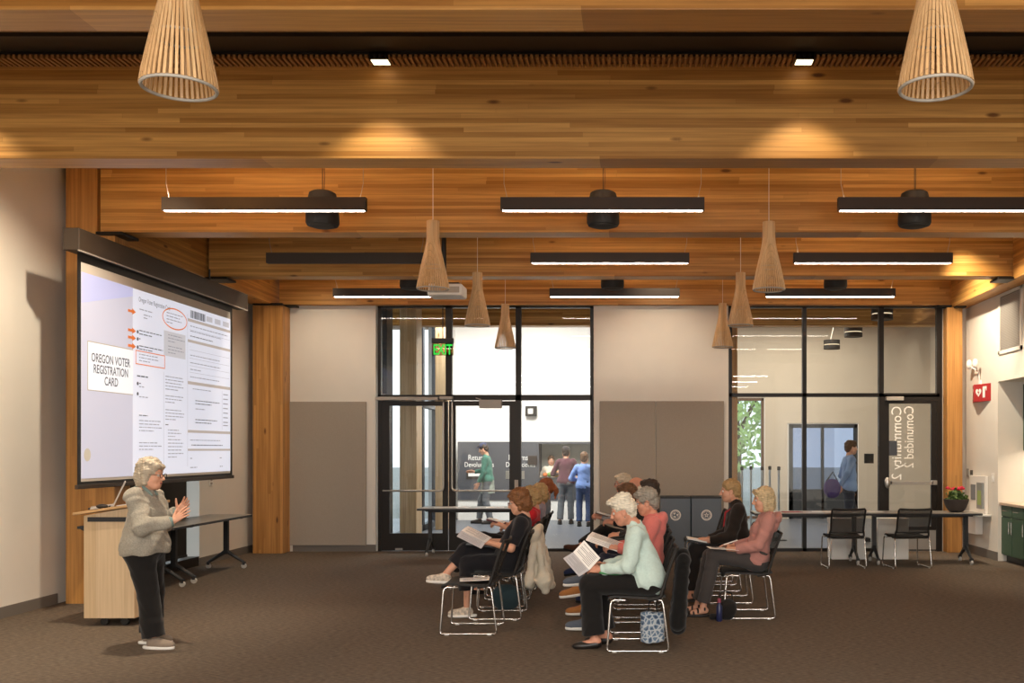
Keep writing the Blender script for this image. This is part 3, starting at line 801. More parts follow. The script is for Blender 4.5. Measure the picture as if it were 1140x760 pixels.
# ------------------------------------------------------------------ chairs
def chair():
    t = thing('mesh_chair', '', 'chair', w=False, group='black mesh chairs with chrome sled bases')
    # seat: thin curved pan, waterfall front
    mb = MB(); rows = []
    prof = [(0.245, 0.415), (0.235, 0.438), (0.19, 0.448), (0.05, 0.440), (-0.10, 0.432), (-0.19, 0.440), (-0.225, 0.452)]
    for x, z in prof:
        rows.append([[mb.bm.verts.new((x, y, z-dz+0.012*abs(y/0.23)**2.5)) for y in (-0.232, -0.19, -0.1, 0, 0.1, 0.19, 0.232)] for dz in (0, 0.018)])
    for A, B in zip(rows, rows[1:]):
        for i in range(6):
            mb.bm.faces.new((A[0][i], A[0][i+1], B[0][i+1], B[0][i])); mb.bm.faces.new((A[1][i], B[1][i], B[1][i+1], A[1][i+1]))
        mb.bm.faces.new((A[0][0], B[0][0], B[1][0], A[1][0])); mb.bm.faces.new((A[0][6], A[1][6], B[1][6], B[0][6]))
    for R in (rows[0], rows[-1]):
        for i in range(6): mb.bm.faces.new((R[0][i], R[1][i], R[1][i+1], R[0][i+1]))
    mb.build('seat', M['blk_plastic'], t, smooth=0.9)
    # backrest: frame and mesh field
    def bk(s, y):                                            # s 0 bottom .. 1 top
        return (-0.203-0.090*s-0.02*s*s-0.022*(1-(y/0.23)**2), y, 0.50+0.325*s)
    mb = MB()
    ring = [bk(0, -0.22), bk(0.25, -0.226), bk(0.5, -0.23), bk(0.75, -0.232), bk(0.97, -0.232), bk(1.02, -0.22), bk(1.0, -0.1), bk(0.995, 0), bk(1.0, 0.1), bk(1.02, 0.22), bk(0.97, 0.232), bk(0.75, 0.232), bk(0.5, 0.23), bk(0.25, 0.226), bk(0, 0.22), bk(0, 0.1), bk(0, 0), bk(0, -0.1)]
    mb.tube(ring, 0.0135, 8, closed=True)
    fr = mb.build('backrest', M['blk_plastic'], t, smooth=0.9)
    mb = MB(); g = []
    ys = [-0.222+0.444*i/10 for i in range(11)]
    for s in [i/6 for i in range(7)]: g.append([bk(s, y) for y in ys])
    V = [p for r in g for p in r]+[(p[0]-0.005, p[1], p[2]) for r in g for p in r]
    F = []; n = 77
    for i in range(6):
        for j in range(10):
            a = i*11+j; F += [(a, a+1, a+12, a+11), (a+n, a+11+n, a+12+n, a+1+n)]
    mb.raw(V, F).build('back_mesh', M['weave'], fr, smooth=0.9)
    for s in (-1, 1):
        mb = MB().tube([bk(0.3, s*0.226), bk(0.1, s*0.226), (-0.200, s*0.236, 0.50), (-0.190, s*0.240, 0.455), (-0.17, s*0.238, 0.435), (-0.08, s*0.236, 0.425)], 0.014, 8)
        mb.build('back_upright', M['blk_plastic'], t, smooth=0.9)
        y = s*0.258; yi = s*0.235
        mb = MB().tube([(0.10, yi, 0.420), (0.19, yi, 0.424), (0.215, s*0.243, 0.412), (0.222, s*0.247, 0.385), (0.248, y, 0.04), (0.247, y, 0.02), (0.232, y, 0.012), (0.20, y, 0.011),
                        (-0.20, y, 0.011), (-0.235, y, 0.012), (-0.25, y, 0.022), (-0.25, y, 0.045), (-0.205, s*0.248, 0.39), (-0.195, s*0.244, 0.42), (-0.16, yi, 0.424)], 0.0095, 8)
        mb.build('sled_frame', M['chrome'], t, smooth=0.9)
        for x in (-0.19, 0.19):
            MB().box(x-0.018, x+0.018, y-0.012, y+0.012, 0.0, 0.012).build('glide', M['caster'], t)
    MB().tube([(0.16, -0.24, 0.415), (0.16, 0.24, 0.415)], 0.009, 8).tube([(-0.14, -0.24, 0.415), (-0.14, 0.24, 0.415)], 0.009, 8).build('crossbar', M['chrome'], t)
    return t
CH = [(-1.49, 8.87, 180, 'empty black mesh chair with white paper on its seat, nearest of the left group'),
      (-1.36, 9.62, 180, 'black mesh chair under the person in the black outfit with flowered shoes'),
      (-1.41, 10.36, 180, 'black mesh chair with a cream coat hung over its back'),
      (-1.42, 11.1, 180, 'black mesh chair under the person in the red top'),
      (-1.42, 11.85, 180, 'black mesh chair under the person in the lavender grey top'),
      (-1.42, 12.6, 180, 'black mesh chair under the auburn haired person farthest in the left group'),
      (0.015, 8.14, 180, 'black mesh chair under the white haired person in the mint shirt'),
      (0.015, 8.95, 180, 'black mesh chair under the grey haired person in the coral hoodie'),
      (0.015, 9.72, 180, 'black mesh chair third from the camera in the middle row, under the brown haired person'),
      (0.015, 10.5, 180, 'black mesh chair fourth in the middle row, under the dark haired person'),
      (0.015, 11.3, 180, 'black mesh chair fifth in the middle row, under the balding person'),
      (0.015, 12.1, 180, 'black mesh chair farthest in the middle row, under the person with dark glasses'),
      (1.10, 9.67, 180, 'black mesh chair under the blond person in the dusty pink hoodie'),
      (1.0, 10.62, 180, 'black mesh chair under the person in the dark fleece'),
      (0.97, 11.5, 180, 'empty black mesh chair just behind the person in the dark fleece'),
      (0.95, 12.3, 180, 'empty black mesh chair second behind the person in the dark fleece'),
      (0.90, 13.1, 180, 'empty black mesh chair in front of the right grey bin'),
      (2.91, 13.62, 92, 'empty black mesh chair drawn up to the long table, left of the table legs'),
      (3.80, 13.62, 96, 'empty black mesh chair drawn up to the long table near the flower bowl')]
c0 = chair()
for i, (x, y, a, lab) in enumerate(CH):
    if i == 0:
        c0.location = (x, y, 0); c0.rotation_euler = (0, 0, math.radians(a)); c0['label'] = lab
    else:
        dup(c0, (x, y, 0), math.radians(a), lab)

# ------------------------------------------------------------------ flip-top tables (long side along local x)
def table(L=1.8, W=0.6):
    t = thing('folding_table', '', 'table', w=False, group='grey folding tables on casters')
    MB().box(-L/2, L/2, -W/2, W/2, 0.722, 0.742).build('table_top', M['table_top'], t, bevel=0.004)
    MB().box(-L/2-0.002, L/2+0.002, -W/2-0.004, W/2+0.004, 0.708, 0.736).build('edge_band', M['table_edge'], t, bevel=0.004)
    MB().box(-L/2+0.12, L/2-0.12, -0.02, 0.02, 0.665, 0.708).build('beam', M['table_leg'], t)
    for s in (-1, 1):
        x = s*(L/2-0.14)
        mb = MB().box(x-0.028, x+0.028, -0.03, 0.03, 0.20, 0.70).box(x-0.03, x+0.03, -0.22, 0.22, 0.69, 0.71)
        for k in (-1, 1):
            mb.tube([(x, k*0.01, 0.24), (x, k*0.05, 0.21), (x, k*0.245, 0.088)], [0.03, 0.028, 0.018], 8)
        lg = mb.build('leg', M['table_leg'], t, smooth=0.6)
        for k in (-1, 1):
            MB().lathe([(0.02, -0.018), (0.034, -0.015), (0.036, 0), (0.034, 0.015), (0.02, 0.018)], (x, k*0.245, 0.036), 16, axis='X').build('caster', M['caster'], lg, smooth=0.6)
            MB().box(x-0.024, x+0.024, k*0.245-0.018, k*0.245+0.018, 0.05, 0.095).build('caster_fork', M['table_leg'], lg)
    return t
t0 = table()
TB = [(-5.68, 12.69, 90, 'grey folding table against the left wall, the one nearer the timber column'), (-5.68, 11.245, 90, 'grey folding table against the left wall, behind the standing person'),
      (-2.46, 15.18, 0, 'grey folding table in front of the glazed double door'),
      (2.50, 14.08, 0, 'grey folding table by the glass wall behind the blond person, left of the paired legs'), (4.12, 14.08, 0, 'grey folding table by the glass wall with the flower bowl on it')]
ts = table(1.61)
tsh = table(1.04)
for i, (x, y, a, lab) in enumerate(TB):
    if i == 0:
        t0.location = (x, y, 0); t0.rotation_euler = (0, 0, math.radians(a)); t0['label'] = lab
    elif i == 1:
        tsh.location = (x, y, 0); tsh.rotation_euler = (0, 0, math.radians(a)); tsh['label'] = lab
    elif i == 3:
        ts.location = (x, y, 0); ts['label'] = lab
    else:
        dup(ts if i > 3 else t0, (x, y, 0), math.radians(a), lab)

def sheet(name, label, c, u, v, m=None, cat='paper', th=0.002, group=None, lines=True):
    """a sheet centred at c spanned by the half-edges u, v"""
    c, u, v = Vector(c), Vector(u), Vector(v)
    o = MB().slab([c-u-v, c+u-v, c+u+v, c-u+v], th).build(name, m or M['paper'])
    n = u.cross(v).normalized()
    if n.z < 0: n = -n
    if lines:
        mb = MB()
        for i in range(7):
            a = -0.72+0.22*i
            p = c+v*a+n*(th/2+0.0008)
            mb.face([p-u*0.8-v*0.03, p+u*(0.75 if i % 3 else 0.4)-v*0.03, p+u*(0.75 if i % 3 else 0.4)+v*0.03, p-u*0.8+v*0.03])
        mb.build('printed_text', M['ink'], o, fix=False)
    tag(o, label, cat, group)
    return o
sheet('paper_sheet', 'white paper lying on the empty nearest chair of the left group', (-1.47, 8.88, 0.462), (0.14, 0.02, 0.004), (-0.02, 0.11, 0))
rp = random.Random(11)
for i, (x, y, a, lab, col) in enumerate(((-3.0, 15.1, 0.3, 'white paper on the table before the double door, under the EXIT sign', None), (-2.75, 15.22, -0.2, 'loose white sheet on the double door table beside the first sheet', None),
                                (-2.2, 15.15, 0.1, 'white sheet on the double door table behind the reading person', None),
                                (2.25, 14.05, 0.2, 'red folder on the long table by the glass wall', mat('red folder', '#a5333a', 0.7)), (2.7, 14.12, -0.1, 'white sheet on the long table right of the red folder', None),
                                (3.1, 14.05, 0.15, 'white sheet on the long table between the two drawn up chairs', None), (3.45, 14.12, 0.0, 'white sheet on the long table behind the right drawn up chair', None), (1.95, 14.1, 0.1, 'white sheet at the left end of the long table', None))):
    o = sheet('paper_sheet' if col is None else 'folder', lab, (x, y, 0.745), (0.14*math.cos(a), 0.14*math.sin(a), 0), (-0.1*math.sin(a), 0.1*math.cos(a), 0), col, cat='paper' if col is None else 'folder', th=0.004, lines=False)

# ------------------------------------------------------------------ lectern with laptop
lx0, lx1, ly0, ly1 = -5.15, -4.68, 9.05, 9.60
t = thing('lectern', 'pale maple lectern with a sloping top beside the standing person', 'lectern', ((lx0+lx1)/2, (ly0+ly1)/2, 0))
MB().box(lx0, lx1, ly0, ly1, 0.075, 1.0).slab([(lx0, (ly0+ly1)/2, 1.0), (lx1, (ly0+ly1)/2, 1.0), (lx1, (ly0+ly1)/2, 1.115), (lx0, (ly0+ly1)/2, 1.03)], ly1-ly0).build('body', M['maple'], t)
MB().slab([(lx0-0.085, (ly0+ly1)/2, 1.035), (lx1+0.05, (ly0+ly1)/2, 1.125), (lx1+0.05, (ly0+ly1)/2, 1.150), (lx0-0.085, (ly0+ly1)/2, 1.060)], ly1-ly0+0.08).build('top', M['maple_top'], t, bevel=0.004)
MB().box(lx0+0.035, lx1-0.03, ly0-0.004, ly0+0.01, 0.975, 1.018).build('slot', M['table_edge'], t)
MB().box(lx0-0.075, lx0, ly0+0.02, ly0+0.16, 0.905, 0.93).slab([(lx0-0.075, ly0+0.09, 0.895), (lx0, ly0+0.09, 0.86), (lx0, ly0+0.09, 0.905), (lx0-0.075, ly0+0.09, 0.905)], 0.02).build('bracket', M['table_edge'], t)
for x in (lx0+0.16, lx1-0.12):
    for y in (ly0+0.07, ly1-0.07):
        MB().lathe([(0.02, -0.022), (0.036, -0.02), (0.037, 0), (0.036, 0.02), (0.02, 0.022)], (x, y, 0.037), 16, axis='Y').box(x-0.02, x+0.02, y-0.02, y+0.02, 0.05, 0.076).build('caster', M['blk_plastic'], t, smooth=0.6)
def ltop(x): return 1.060+(x-lx0+0.085)*(0.09/(lx1-lx0+0.135))+0.002
t = thing('laptop', 'open silver laptop on the sloping lectern top', 'laptop', (-5.0, 9.3, ltop(-5.0)+0.008), math.radians(28), w=False)
MB().slab([(-0.20, 0, -0.020), (0.0, 0, 0.004), (0.0, 0, 0.018), (-0.20, 0, -0.006)], 0.30).build('keyboard_base', M['grey_alu'], t, bevel=0.002)
MB().slab([(0.0, 0, 0.014), (0.098, 0, 0.235), (0.088, 0, 0.238), (-0.010, 0, 0.018)], 0.30).build('screen', M['grey_alu'], t, bevel=0.002)
o = MB().ball((-5.02, 9.12, ltop(-5.02)+0.02), (0.055, 0.035, 0.022), 14).build('computer_mouse', M['blk_plastic'], smooth=1); tag(o, 'black computer mouse on the lectern top', 'mouse')
t = thing('microphone', 'small black microphone base and cable at the left end of the lectern top', 'microphone', (-5.12, 9.2, ltop(-5.12)))
MB().box(-5.17, -5.08, 9.15, 9.28, ltop(-5.13)+0.001, ltop(-5.1)+0.016).build('base', M['table_edge'], t, bevel=0.004)
MB().tube([(-5.12, 9.2, ltop(-5.1)+0.01), (-5.06, 9.14, ltop(-5.05)+0.012), (-5.0, 9.18, ltop(-4.99)+0.008), (-4.93, 9.10, ltop(-4.92)+0.01)], 0.006, 6).build('cable', M['blk_plastic'], t)
o = MB().slab([(-4.90, 9.15, ltop(-4.90)+0.006), (-4.75, 9.15, ltop(-4.75)+0.006), (-4.75, 9.4, ltop(-4.75)+0.006), (-4.90, 9.4, ltop(-4.90)+0.006)], 0.008).build('notepad', M['paper_grey']); tag(o, 'grey notepad beside the laptop on the lectern', 'notepad')

# ------------------------------------------------------------------ bins, cartons, flower bowl
def bin_(x, lab, first):
    t = thing('recycling_bin', lab, 'bin', (x, 15.42, 0), w=False, group='blue grey bins with round emblems')
    MB().box(-0.235, 0.235, -0.22, 0.22, 0.02, 0.88).build('body', M['bin'], t, bevel=0.008)
    MB().box(-0.225, 0.225, -0.21, 0.21, 0.0, 0.03).build('plinth', M['black'], t)
    mb = MB().box(-0.235, 0.235, -0.22, -0.10, 0.88, 0.905).box(-0.235, 0.235, 0.10, 0.22, 0.88, 0.905).box(-0.235, -0.15, -0.10, 0.10, 0.88, 0.905).box(0.15, 0.235, -0.10, 0.10, 0.88, 0.905)
    mb.build('lid', M['table_edge'], t)
    mb = MB(); n = 32
    f = lambda r, a: (r*math.cos(a), -0.2225, 0.62+r*math.sin(a))
    for i in range(n):
        a, b = 2*math.pi*i/n, 2*math.pi*(i+1)/n
        mb.face([f(0.085, a), f(0.085, b), f(0.066, b), f(0.066, a)])
        if i % 2 == 0: mb.face([f(0.060, a), f(0.060, b), f(0.048, b), f(0.048, a)])
    if first:
        for j in range(3):
            a = math.pi/2+j*2*math.pi/3
            mb.face([f(0.042, a), f(0.042, a+0.8), f(0.02, a+0.8), f(0.02, a)])
            mb.face([f(0.05, a+0.75), f(0.03, a+1.35), f(0.012, a+0.75)])
    else:
        for j in range(5):
            a = math.pi/2+j*2*math.pi/5
            mb.face([f(0.042, a), f(0.02, a+0.6), f(0.008, a), f(0.02, a-0.6)])
    mb.build('emblem', M['white_gloss'], t, fix=False)
bin_(0.62, 'blue grey recycling bin with three arrow emblem, partly behind the seated row', True)
bin_(1.105, 'blue grey bin with round leaf emblem, right beside the first bin', False)
def carton(x, w, lab):
    t = thing('storage_carton', lab, 'box', (x, 14.72, 0), w=False, group='white cartons under the long table')
    MB().box(-w/2, w/2, -0.17, 0.17, 0.0, 0.60).build('carton_body', M['white_gloss'], t, bevel=0.004)
    MB().box(-w/2-0.006, w/2+0.006, -0.176, 0.176, 0.53, 0.615).build('carton_lid', M['white_gloss'], t, bevel=0.004)
carton(3.19, 0.50, 'white carton under the long table, behind the left drawn up chair')
carton(3.86, 0.46, 'white carton under the long table, behind the right drawn up chair')
P = Vector((4.64, 14.06, 0.742))
t = thing('flower_bowl', 'dark bowl of red geraniums on the end of the long table', 'plant', P)
MB().lathe([(0.07, 0.0), (0.10, 0.012), (0.145, 0.07), (0.170, 0.14), (0.178, 0.185), (0.168, 0.188), (0.155, 0.165), (0.02, 0.16)], P, 28).build('bowl', mat('dark ribbed pot', '#3b3330', 0.6, var=0.12, scale=40), t, smooth=0.7)
rl = random.Random(5)
mb = MB()
for i in range(150):
    a, r, h = rl.uniform(0, 6.28), rl.uniform(0, 0.15), rl.uniform(0.15, 0.32)
    c = P+Vector((r*math.cos(a), r*math.sin(a), h*(1-0.25*r/0.15)+0.02))
    n = Vector((rl.gauss(0, 1), rl.gauss(0, 1), rl.gauss(0.8, 0.6))).normalized()
    u = n.orthogonal().normalized(); v = n.cross(u); s = rl.uniform(0.022, 0.038)
    mb.face([c+(u*math.cos(q)+v*math.sin(q))*s*(1+0.15*math.cos(3*q)) + n*0.005*math.cos(2*q) for q in [2*math.pi*j/7 for j in range(7)]])
for i in range(16):
    a = rl.uniform(0, 6.28)
    mb.tube([P+Vector((0.02*math.cos(a), 0.02*math.sin(a), 0.15)), P+Vector((0.1*math.cos(a), 0.1*math.sin(a), 0.26))], 0.004, 5)
mb.build('foliage', mat('geranium leaf', '#51692f', 0.6, var=0.35, scale=20), t, fix=False)
red = mat('geranium red', '#c4183a', 0.6, var=0.2, scale=60)
for dx, dy, dz, s in ((-0.13, -0.02, 0.335, 1.0), (-0.07, -0.05, 0.325, 0.8), (0.03, -0.06, 0.330, 1.1), (0.075, -0.02, 0.335, 1.1), (-0.02, 0.05, 0.33, 0.8)):
    mb = MB()
    for j in range(14):
        d = Vector((rl.gauss(0, 1), rl.gauss(0, 1), abs(rl.gauss(0, 1)))).normalized()
        mb.ball(P+Vector((dx, dy, dz))+d*0.026*s, 0.014*s, 7)
    mb.build('blossom', red, t)

# ------------------------------------------------------------------ right wall fittings and kitchenette
t = thing('first_aid_sign', 'red angled sign with a white heart high on the right wall', 'sign', (XR, 15.0, 2.38))
A, B_, D = (XR, 14.62), (5.235, 15.03), (XR, 15.42)
zs0, zs1 = 2.385, 2.65
mb = MB()
V = [(p[0], p[1], z) for z in (zs0, zs1) for p in (A, B_, D)]
mb.raw(V, [(0, 1, 4, 3), (1, 2, 5, 4), (0, 2, 1), (3, 4, 5), (0, 3, 5, 2)]).build('sign_body', M['red_sign'], t)
fa, fb = Vector((A[0], A[1], 0)), Vector((B_[0], B_[1], 0))
def face_pt(p0, p1, s, z, k=0.003):                         # s metres along the face from p0 (left as seen), lifted k off it
    d = (p1-p0).normalized(); n = Vector((d.y, -d.x, 0))
    if n.x > 0: n = -n
    return p0+d*s+n*k+Vector((0, 0, z))
mb = MB(); zc = 2.525
heart = [(16*math.sin(a)**3/16*0.072, (13*math.cos(a)-5*math.cos(2*a)-2*math.cos(3*a)-math.cos(4*a))/16*0.072) for a in [2*math.pi*i/36 for i in range(36)]]
mb.face([face_pt(fb, fa, 0.12+x, zc+z) for x, z in heart]).build('heart_symbol', M['white_gloss'], t, fix=False)
mb = MB()
for q in ((0.225, 0.285, -0.085, 0.05), (0.225, 0.325, 0.05, 0.085), (0.305, 0.325, 0.02, 0.05)):
    mb.face([face_pt(fb, fa, q[0], zc+q[2]), face_pt(fb, fa, q[1], zc+q[2]), face_pt(fb, fa, q[1], zc+q[3]), face_pt(fb, fa, q[0], zc+q[3])])
mb.build('cross_symbol', M['white_gloss'], t, fix=False)
mb = MB()
fd = Vector((D[0], D[1], 0))
for q in ((0.05, 0.13, -0.02, 0.07), (0.06, 0.09, -0.09, -0.02), (0.17, 0.2, -0.09, 0.06), (0.22, 0.3, 0.02, 0.07)):
    mb.face([face_pt(fd, fb, q[0], zc+q[2]), face_pt(fd, fb, q[1], zc+q[2]), face_pt(fd, fb, q[1], zc+q[3]), face_pt(fd, fb, q[0], zc+q[3])])
mb.build('hand_symbol', M['white_gloss'], t, fix=False)
mb = MB()
bolt = [(0.012, 0.045), (-0.028, -0.005), (0.0, -0.005), (-0.012, -0.05), (0.03, 0.008), (0.004, 0.008)]
mb.face([face_pt(fb, fa, 0.12+x, zc+z, 0.005) for x, z in bolt]).build('lightning_bolt', M['red_sign'], t, fix=False)
t = thing('emergency_light', 'small white two headed lamp on the right wall above the red sign', 'wall lamp', (XR, 15.1, 2.65))
MB().ball((5.25, 15.28, 2.985), (0.045, 0.055, 0.075), 14).build('lamp_head', M['white_gloss'], t, smooth=1)
MB().ball((5.24, 14.98, 2.975), (0.045, 0.055, 0.075), 14).build('lamp_head', M['white_gloss'], t, smooth=1)
MB().tube([(XR-0.02, 15.05, 2.655), (XR-0.03, 15.05, 2.85), (5.25, 15.0, 2.93)], 0.012, 8).tube([(XR-0.03, 15.05, 2.85), (5.27, 15.24, 2.94)], 0.01, 8).box(XR-0.03, XR, 15.02, 15.08, 2.65, 2.72).build('arm', M['white_gloss'], t)
t = thing('return_air_grille', 'grey square air grille high on the right wall', 'vent', (XR, 13.85, 3.05))
mb = MB()
for z in [3.09+0.02*i for i in range(39)]: mb.box(XR-0.012, XR-0.002, 13.47, 14.23, z, z+0.012)
mb.build('louvre', mat('grey grille', '#98928a', 0.6), t)
MB().box(XR-0.004, XR, 13.47, 14.23, 3.09, 3.88).build('backing', mat('grille shadow grey', '#7d776f', 0.7), t)
MB().box(XR-0.02, XR, 13.42, 13.47, 3.04, 3.92).box(XR-0.02, XR, 14.23, 14.28, 3.04, 3.92).box(XR-0.02, XR, 13.42, 14.28, 3.04, 3.09).box(XR-0.02, XR, 13.42, 14.28, 3.88, 3.92).build('frame', M['wall'], t)
t = thing('brochure_station', 'white wall panel with a small shelf and clear leaflet holder behind the flower bowl', 'wall panel', (XR, 15.1, 0.66))
MB().box(XR-0.05, XR-0.005, 14.72, 15.42, 0.67, 1.24).build('panel', M['white_gloss'], t, bevel=0.004)
MB().box(XR-0.2, XR-0.005, 14.60, 15.5, 0.64, 0.665).box(XR-0.12, XR-0.005, 14.95, 15.4, 0.34, 0.64).build('shelf', M['white_gloss'], t, bevel=0.004)
MB().box(XR-0.085, XR-0.05, 14.77, 15.0, 0.74, 1.14).build('leaflet_holder', mat('grey leaflet', '#8b8f8e', 0.4), t)
MB().box(XR-0.09, XR-0.086, 14.80, 14.95, 0.80, 1.02).build('leaflet', mat('green leaflet', '#9fb06a', 0.6), t)
MB().box(XR-0.058, XR-0.05, 15.14, 15.34, 0.86, 1.10).build('notice', mat('grey notice', '#7d8084', 0.6), t)
for y, z, h, lab, m_ in ((15.62, 1.21, 0.13, 'grey light switch plate beside the corner column', M['grey_alu']), (15.45, 1.24, 0.08, 'narrow dark switch right of the grey switch plate', mat('dark switch', '#55504a', 0.5)), (14.52, 1.16, 0.13, 'white switch plate on the right wall near the cabinets', M['white_gloss'])):
    t = thing('wall_switch', lab, 'switch', (XR, y, z))
    MB().box(XR-0.012, XR, y-0.05, y+0.05, z, z+h).build('switch_plate', m_, t, bevel=0.003)
    MB().box(XR-0.02, XR-0.012, y-0.015, y+0.015, z+h*0.3, z+h*0.7).build('rocker', m_, t)
t = thing('base_cabinet', 'dark green base cabinet in the recess at the right edge', 'cabinet', (5.72, 13.7, 0))
MB().box(5.42, 6.05, 12.6, 14.34, 0.10, 0.83).build('body', M['green_cab'], t)
MB().box(5.48, 6.05, 12.6, 14.34, 0.0, 0.10).build('toe_kick', M['black'], t)
for y0, y1 in ((13.93, 14.32), (13.52, 13.91), (13.10, 13.50)):
    d = MB().box(5.395, 5.42, y0, y1, 0.11, 0.655).build('door', M['green_cab'], t, bevel=0.003)
    yh = y0+0.035 if y0 > 13.9 else y1-0.035
    MB().tube([(5.394, yh, 0.60), (5.365, yh, 0.60), (5.365, yh, 0.43), (5.394, yh, 0.43)], 0.006, 8).build('handle', M['chrome'], d)
    d = MB().box(5.395, 5.42, y0, y1, 0.67, 0.825).build('drawer', M['green_cab'], t, bevel=0.003)
    ym = (y0+y1)/2
    MB().tube([(5.394, ym-0.08, 0.755), (5.365, ym-0.08, 0.755), (5.365, ym+0.08, 0.755), (5.394, ym+0.08, 0.755)], 0.006, 8).build('handle', M['chrome'], d)
o = MB().box(5.37, 6.05, 12.6, 14.34, 0.83, 0.868).build('worktop', M['counter'], bevel=0.004); tag(o, 'speckled stone worktop on the green base cabinet', 'worktop')
t = thing('wall_cabinet', 'dark green wall cabinet hung in the recess at the right edge', 'cabinet', (5.88, 13.4, 1.62))
MB().box(5.74, 6.05, 12.6, 14.33, 1.62, 2.62).build('body', M['green_cab'], t)
for y0, y1 in ((13.92, 14.32), (13.5, 13.9)):
    d = MB().box(5.715, 5.74, y0, y1, 1.63, 2.61).build('door', M['green_cab'], t, bevel=0.003)
    yh = y0+0.035 if y0 > 13.9 else y1-0.035
    MB().tube([(5.714, yh, 1.70), (5.69, yh, 1.70), (5.69, yh, 1.85), (5.714, yh, 1.85)], 0.006, 8).build('handle', M['chrome'], d)
# light switch near the left table, poles and umbrella stand beyond the right glass, hatch goods, tree
t = thing('wall_socket', 'tiny white twin socket on the left wall beyond the projection screen', 'socket', (XL, 14.15, 1.18))
MB().box(XL, XL+0.012, 14.08, 14.2, 1.12, 1.24).build('plate', M['white_gloss'], t, bevel=0.003)
MB().box(XL+0.012, XL+0.016, 14.11, 14.17, 1.19, 1.22).box(XL+0.012, XL+0.016, 14.11, 14.17, 1.14, 1.17).build('outlet', M['grey_alu'], t)
for i, (px, lab) in enumerate(((826, 'left end of the five'), (836, 'second of the five from the left'), (848.5, 'middle of the five'), (857, 'fourth of the five from the left'), (867, 'right end of the five'))):
    P = at(px, 521, 17.6 + (0.5 if i % 2 else 0)); P.z = 0
    t = thing('barrier_post', 'slim pale barrier post beyond the right glass, %s' % lab, 'post', P, w=False, group='barrier posts beyond the glass')
    MB().tube([(0, 0, 0.02), (0, 0, 1.28)], 0.022, 10).build('pole', mat('pale post', '#b9c3c9', 0.4), t, smooth=0.6)
    MB().lathe([(0.15, 0), (0.15, 0.012), (0.05, 0.03)], n=20).build('base', M['table_edge'], t)
    MB().lathe([(0.03, 1.27), (0.03, 1.33), (0.02, 1.34)], n=12).build('cap', M['black'], t)
mb = MB()
rt = random.Random(9)
for tx, ty, hh, lab in ((3.2, 31.0, 6.5, 'leafy green tree outside seen through the tall lobby window, right one'), (-3.5, 37.5, 7.0, 'leafy green tree outside beyond the tall lobby window, behind the other')):
    t = thing('leafy_tree', lab, 'tree', (tx, ty, -0.03), w=False, group='trees outside the lobby')
    MB().tube([(0, 0, 0), (0.05, 0, 1.5), (0.0, 0.1, 3.0), (0.2, 0, hh*0.8)], [0.16, 0.13, 0.10, 0.04], 10).tube([(0, 0.05, 2.0), (0.6, 0.1, 3.2), (1.0, 0, 4.2)], [0.08, 0.06, 0.03], 8).build('trunk', mat('grey bark', '#6b5a4c', 0.8), t)
    mb = MB()
    for i in range(1500):
        d = Vector((rt.gauss(0, 1), rt.gauss(0, 1), rt.gauss(0, 1))).normalized()*rt.uniform(0.5, 1)
        c = Vector((d.x*1.9, d.y*1.9, hh*0.55+d.z*hh*0.42))
        u = Vector((rt.gauss(0, 1), rt.gauss(0, 1), rt.gauss(0, 1))).normalized(); v = u.orthogonal().normalized()
        mb.face([c-u*0.16, c-v*0.08, c+u*0.16, c+v*0.08])
    mb.build('crown', mat('spring leaves', '#b4cf86', 0.6, var=0.4, scale=3), t, fix=False)
ysr = YF-0.5
for i, (px, py, r, col, lab) in enumerate(((619, 531, 0.075, '#e0a02c', 'yellow orange fruit on the hatch counter, in front of the server'), (612, 531.5, 0.06, '#7fa052', 'green fruit on the hatch counter'), (607, 531.5, 0.055, '#d8743a', 'orange fruit at the left of the hatch counter'))):
    P = at(px, 0, ysr+0.02)
    t = thing('fruit', lab, 'fruit', (P.x, P.y, zc_+0.025), w=False, group='fruit on the hatch counter')
    MB().lathe([(r*0.15, 0.0), (r*0.6, r*0.1), (r*0.95, r*0.6), (r, r), (r*0.8, r*1.6), (r*0.3, r*1.88), (r*0.1, r*1.8)], n=18).build('flesh', mat('fruit skin', col, 0.5), t, smooth=1)
    MB().tube([(0, 0, r*1.78), (0.006, 0, r*2.1)], 0.006, 5).build('stem', M['blk_plastic'], t)

# ------------------------------------------------------------------ people: smooth bodies grown from joints, with clothes and hair over them
def V3(*a): return np.array(a if len(a) > 1 else a[0], dtype=float)
def unit(v): return v/max(1e-9, np.linalg.norm(v))

def cone(a, b, ra, rb, k=0.02, clip=None, op='u'): return dict(t='c', a=V3(a), b=V3(b), ra=ra, rb=rb, k=k, clip=clip, op=op)
def ell(c, r, R=None, k=0.02, clip=None, op='u'): return dict(t='e', c=V3(c), r=V3(r), R=np.eye(3) if R is None else R, k=k, clip=clip, op=op)

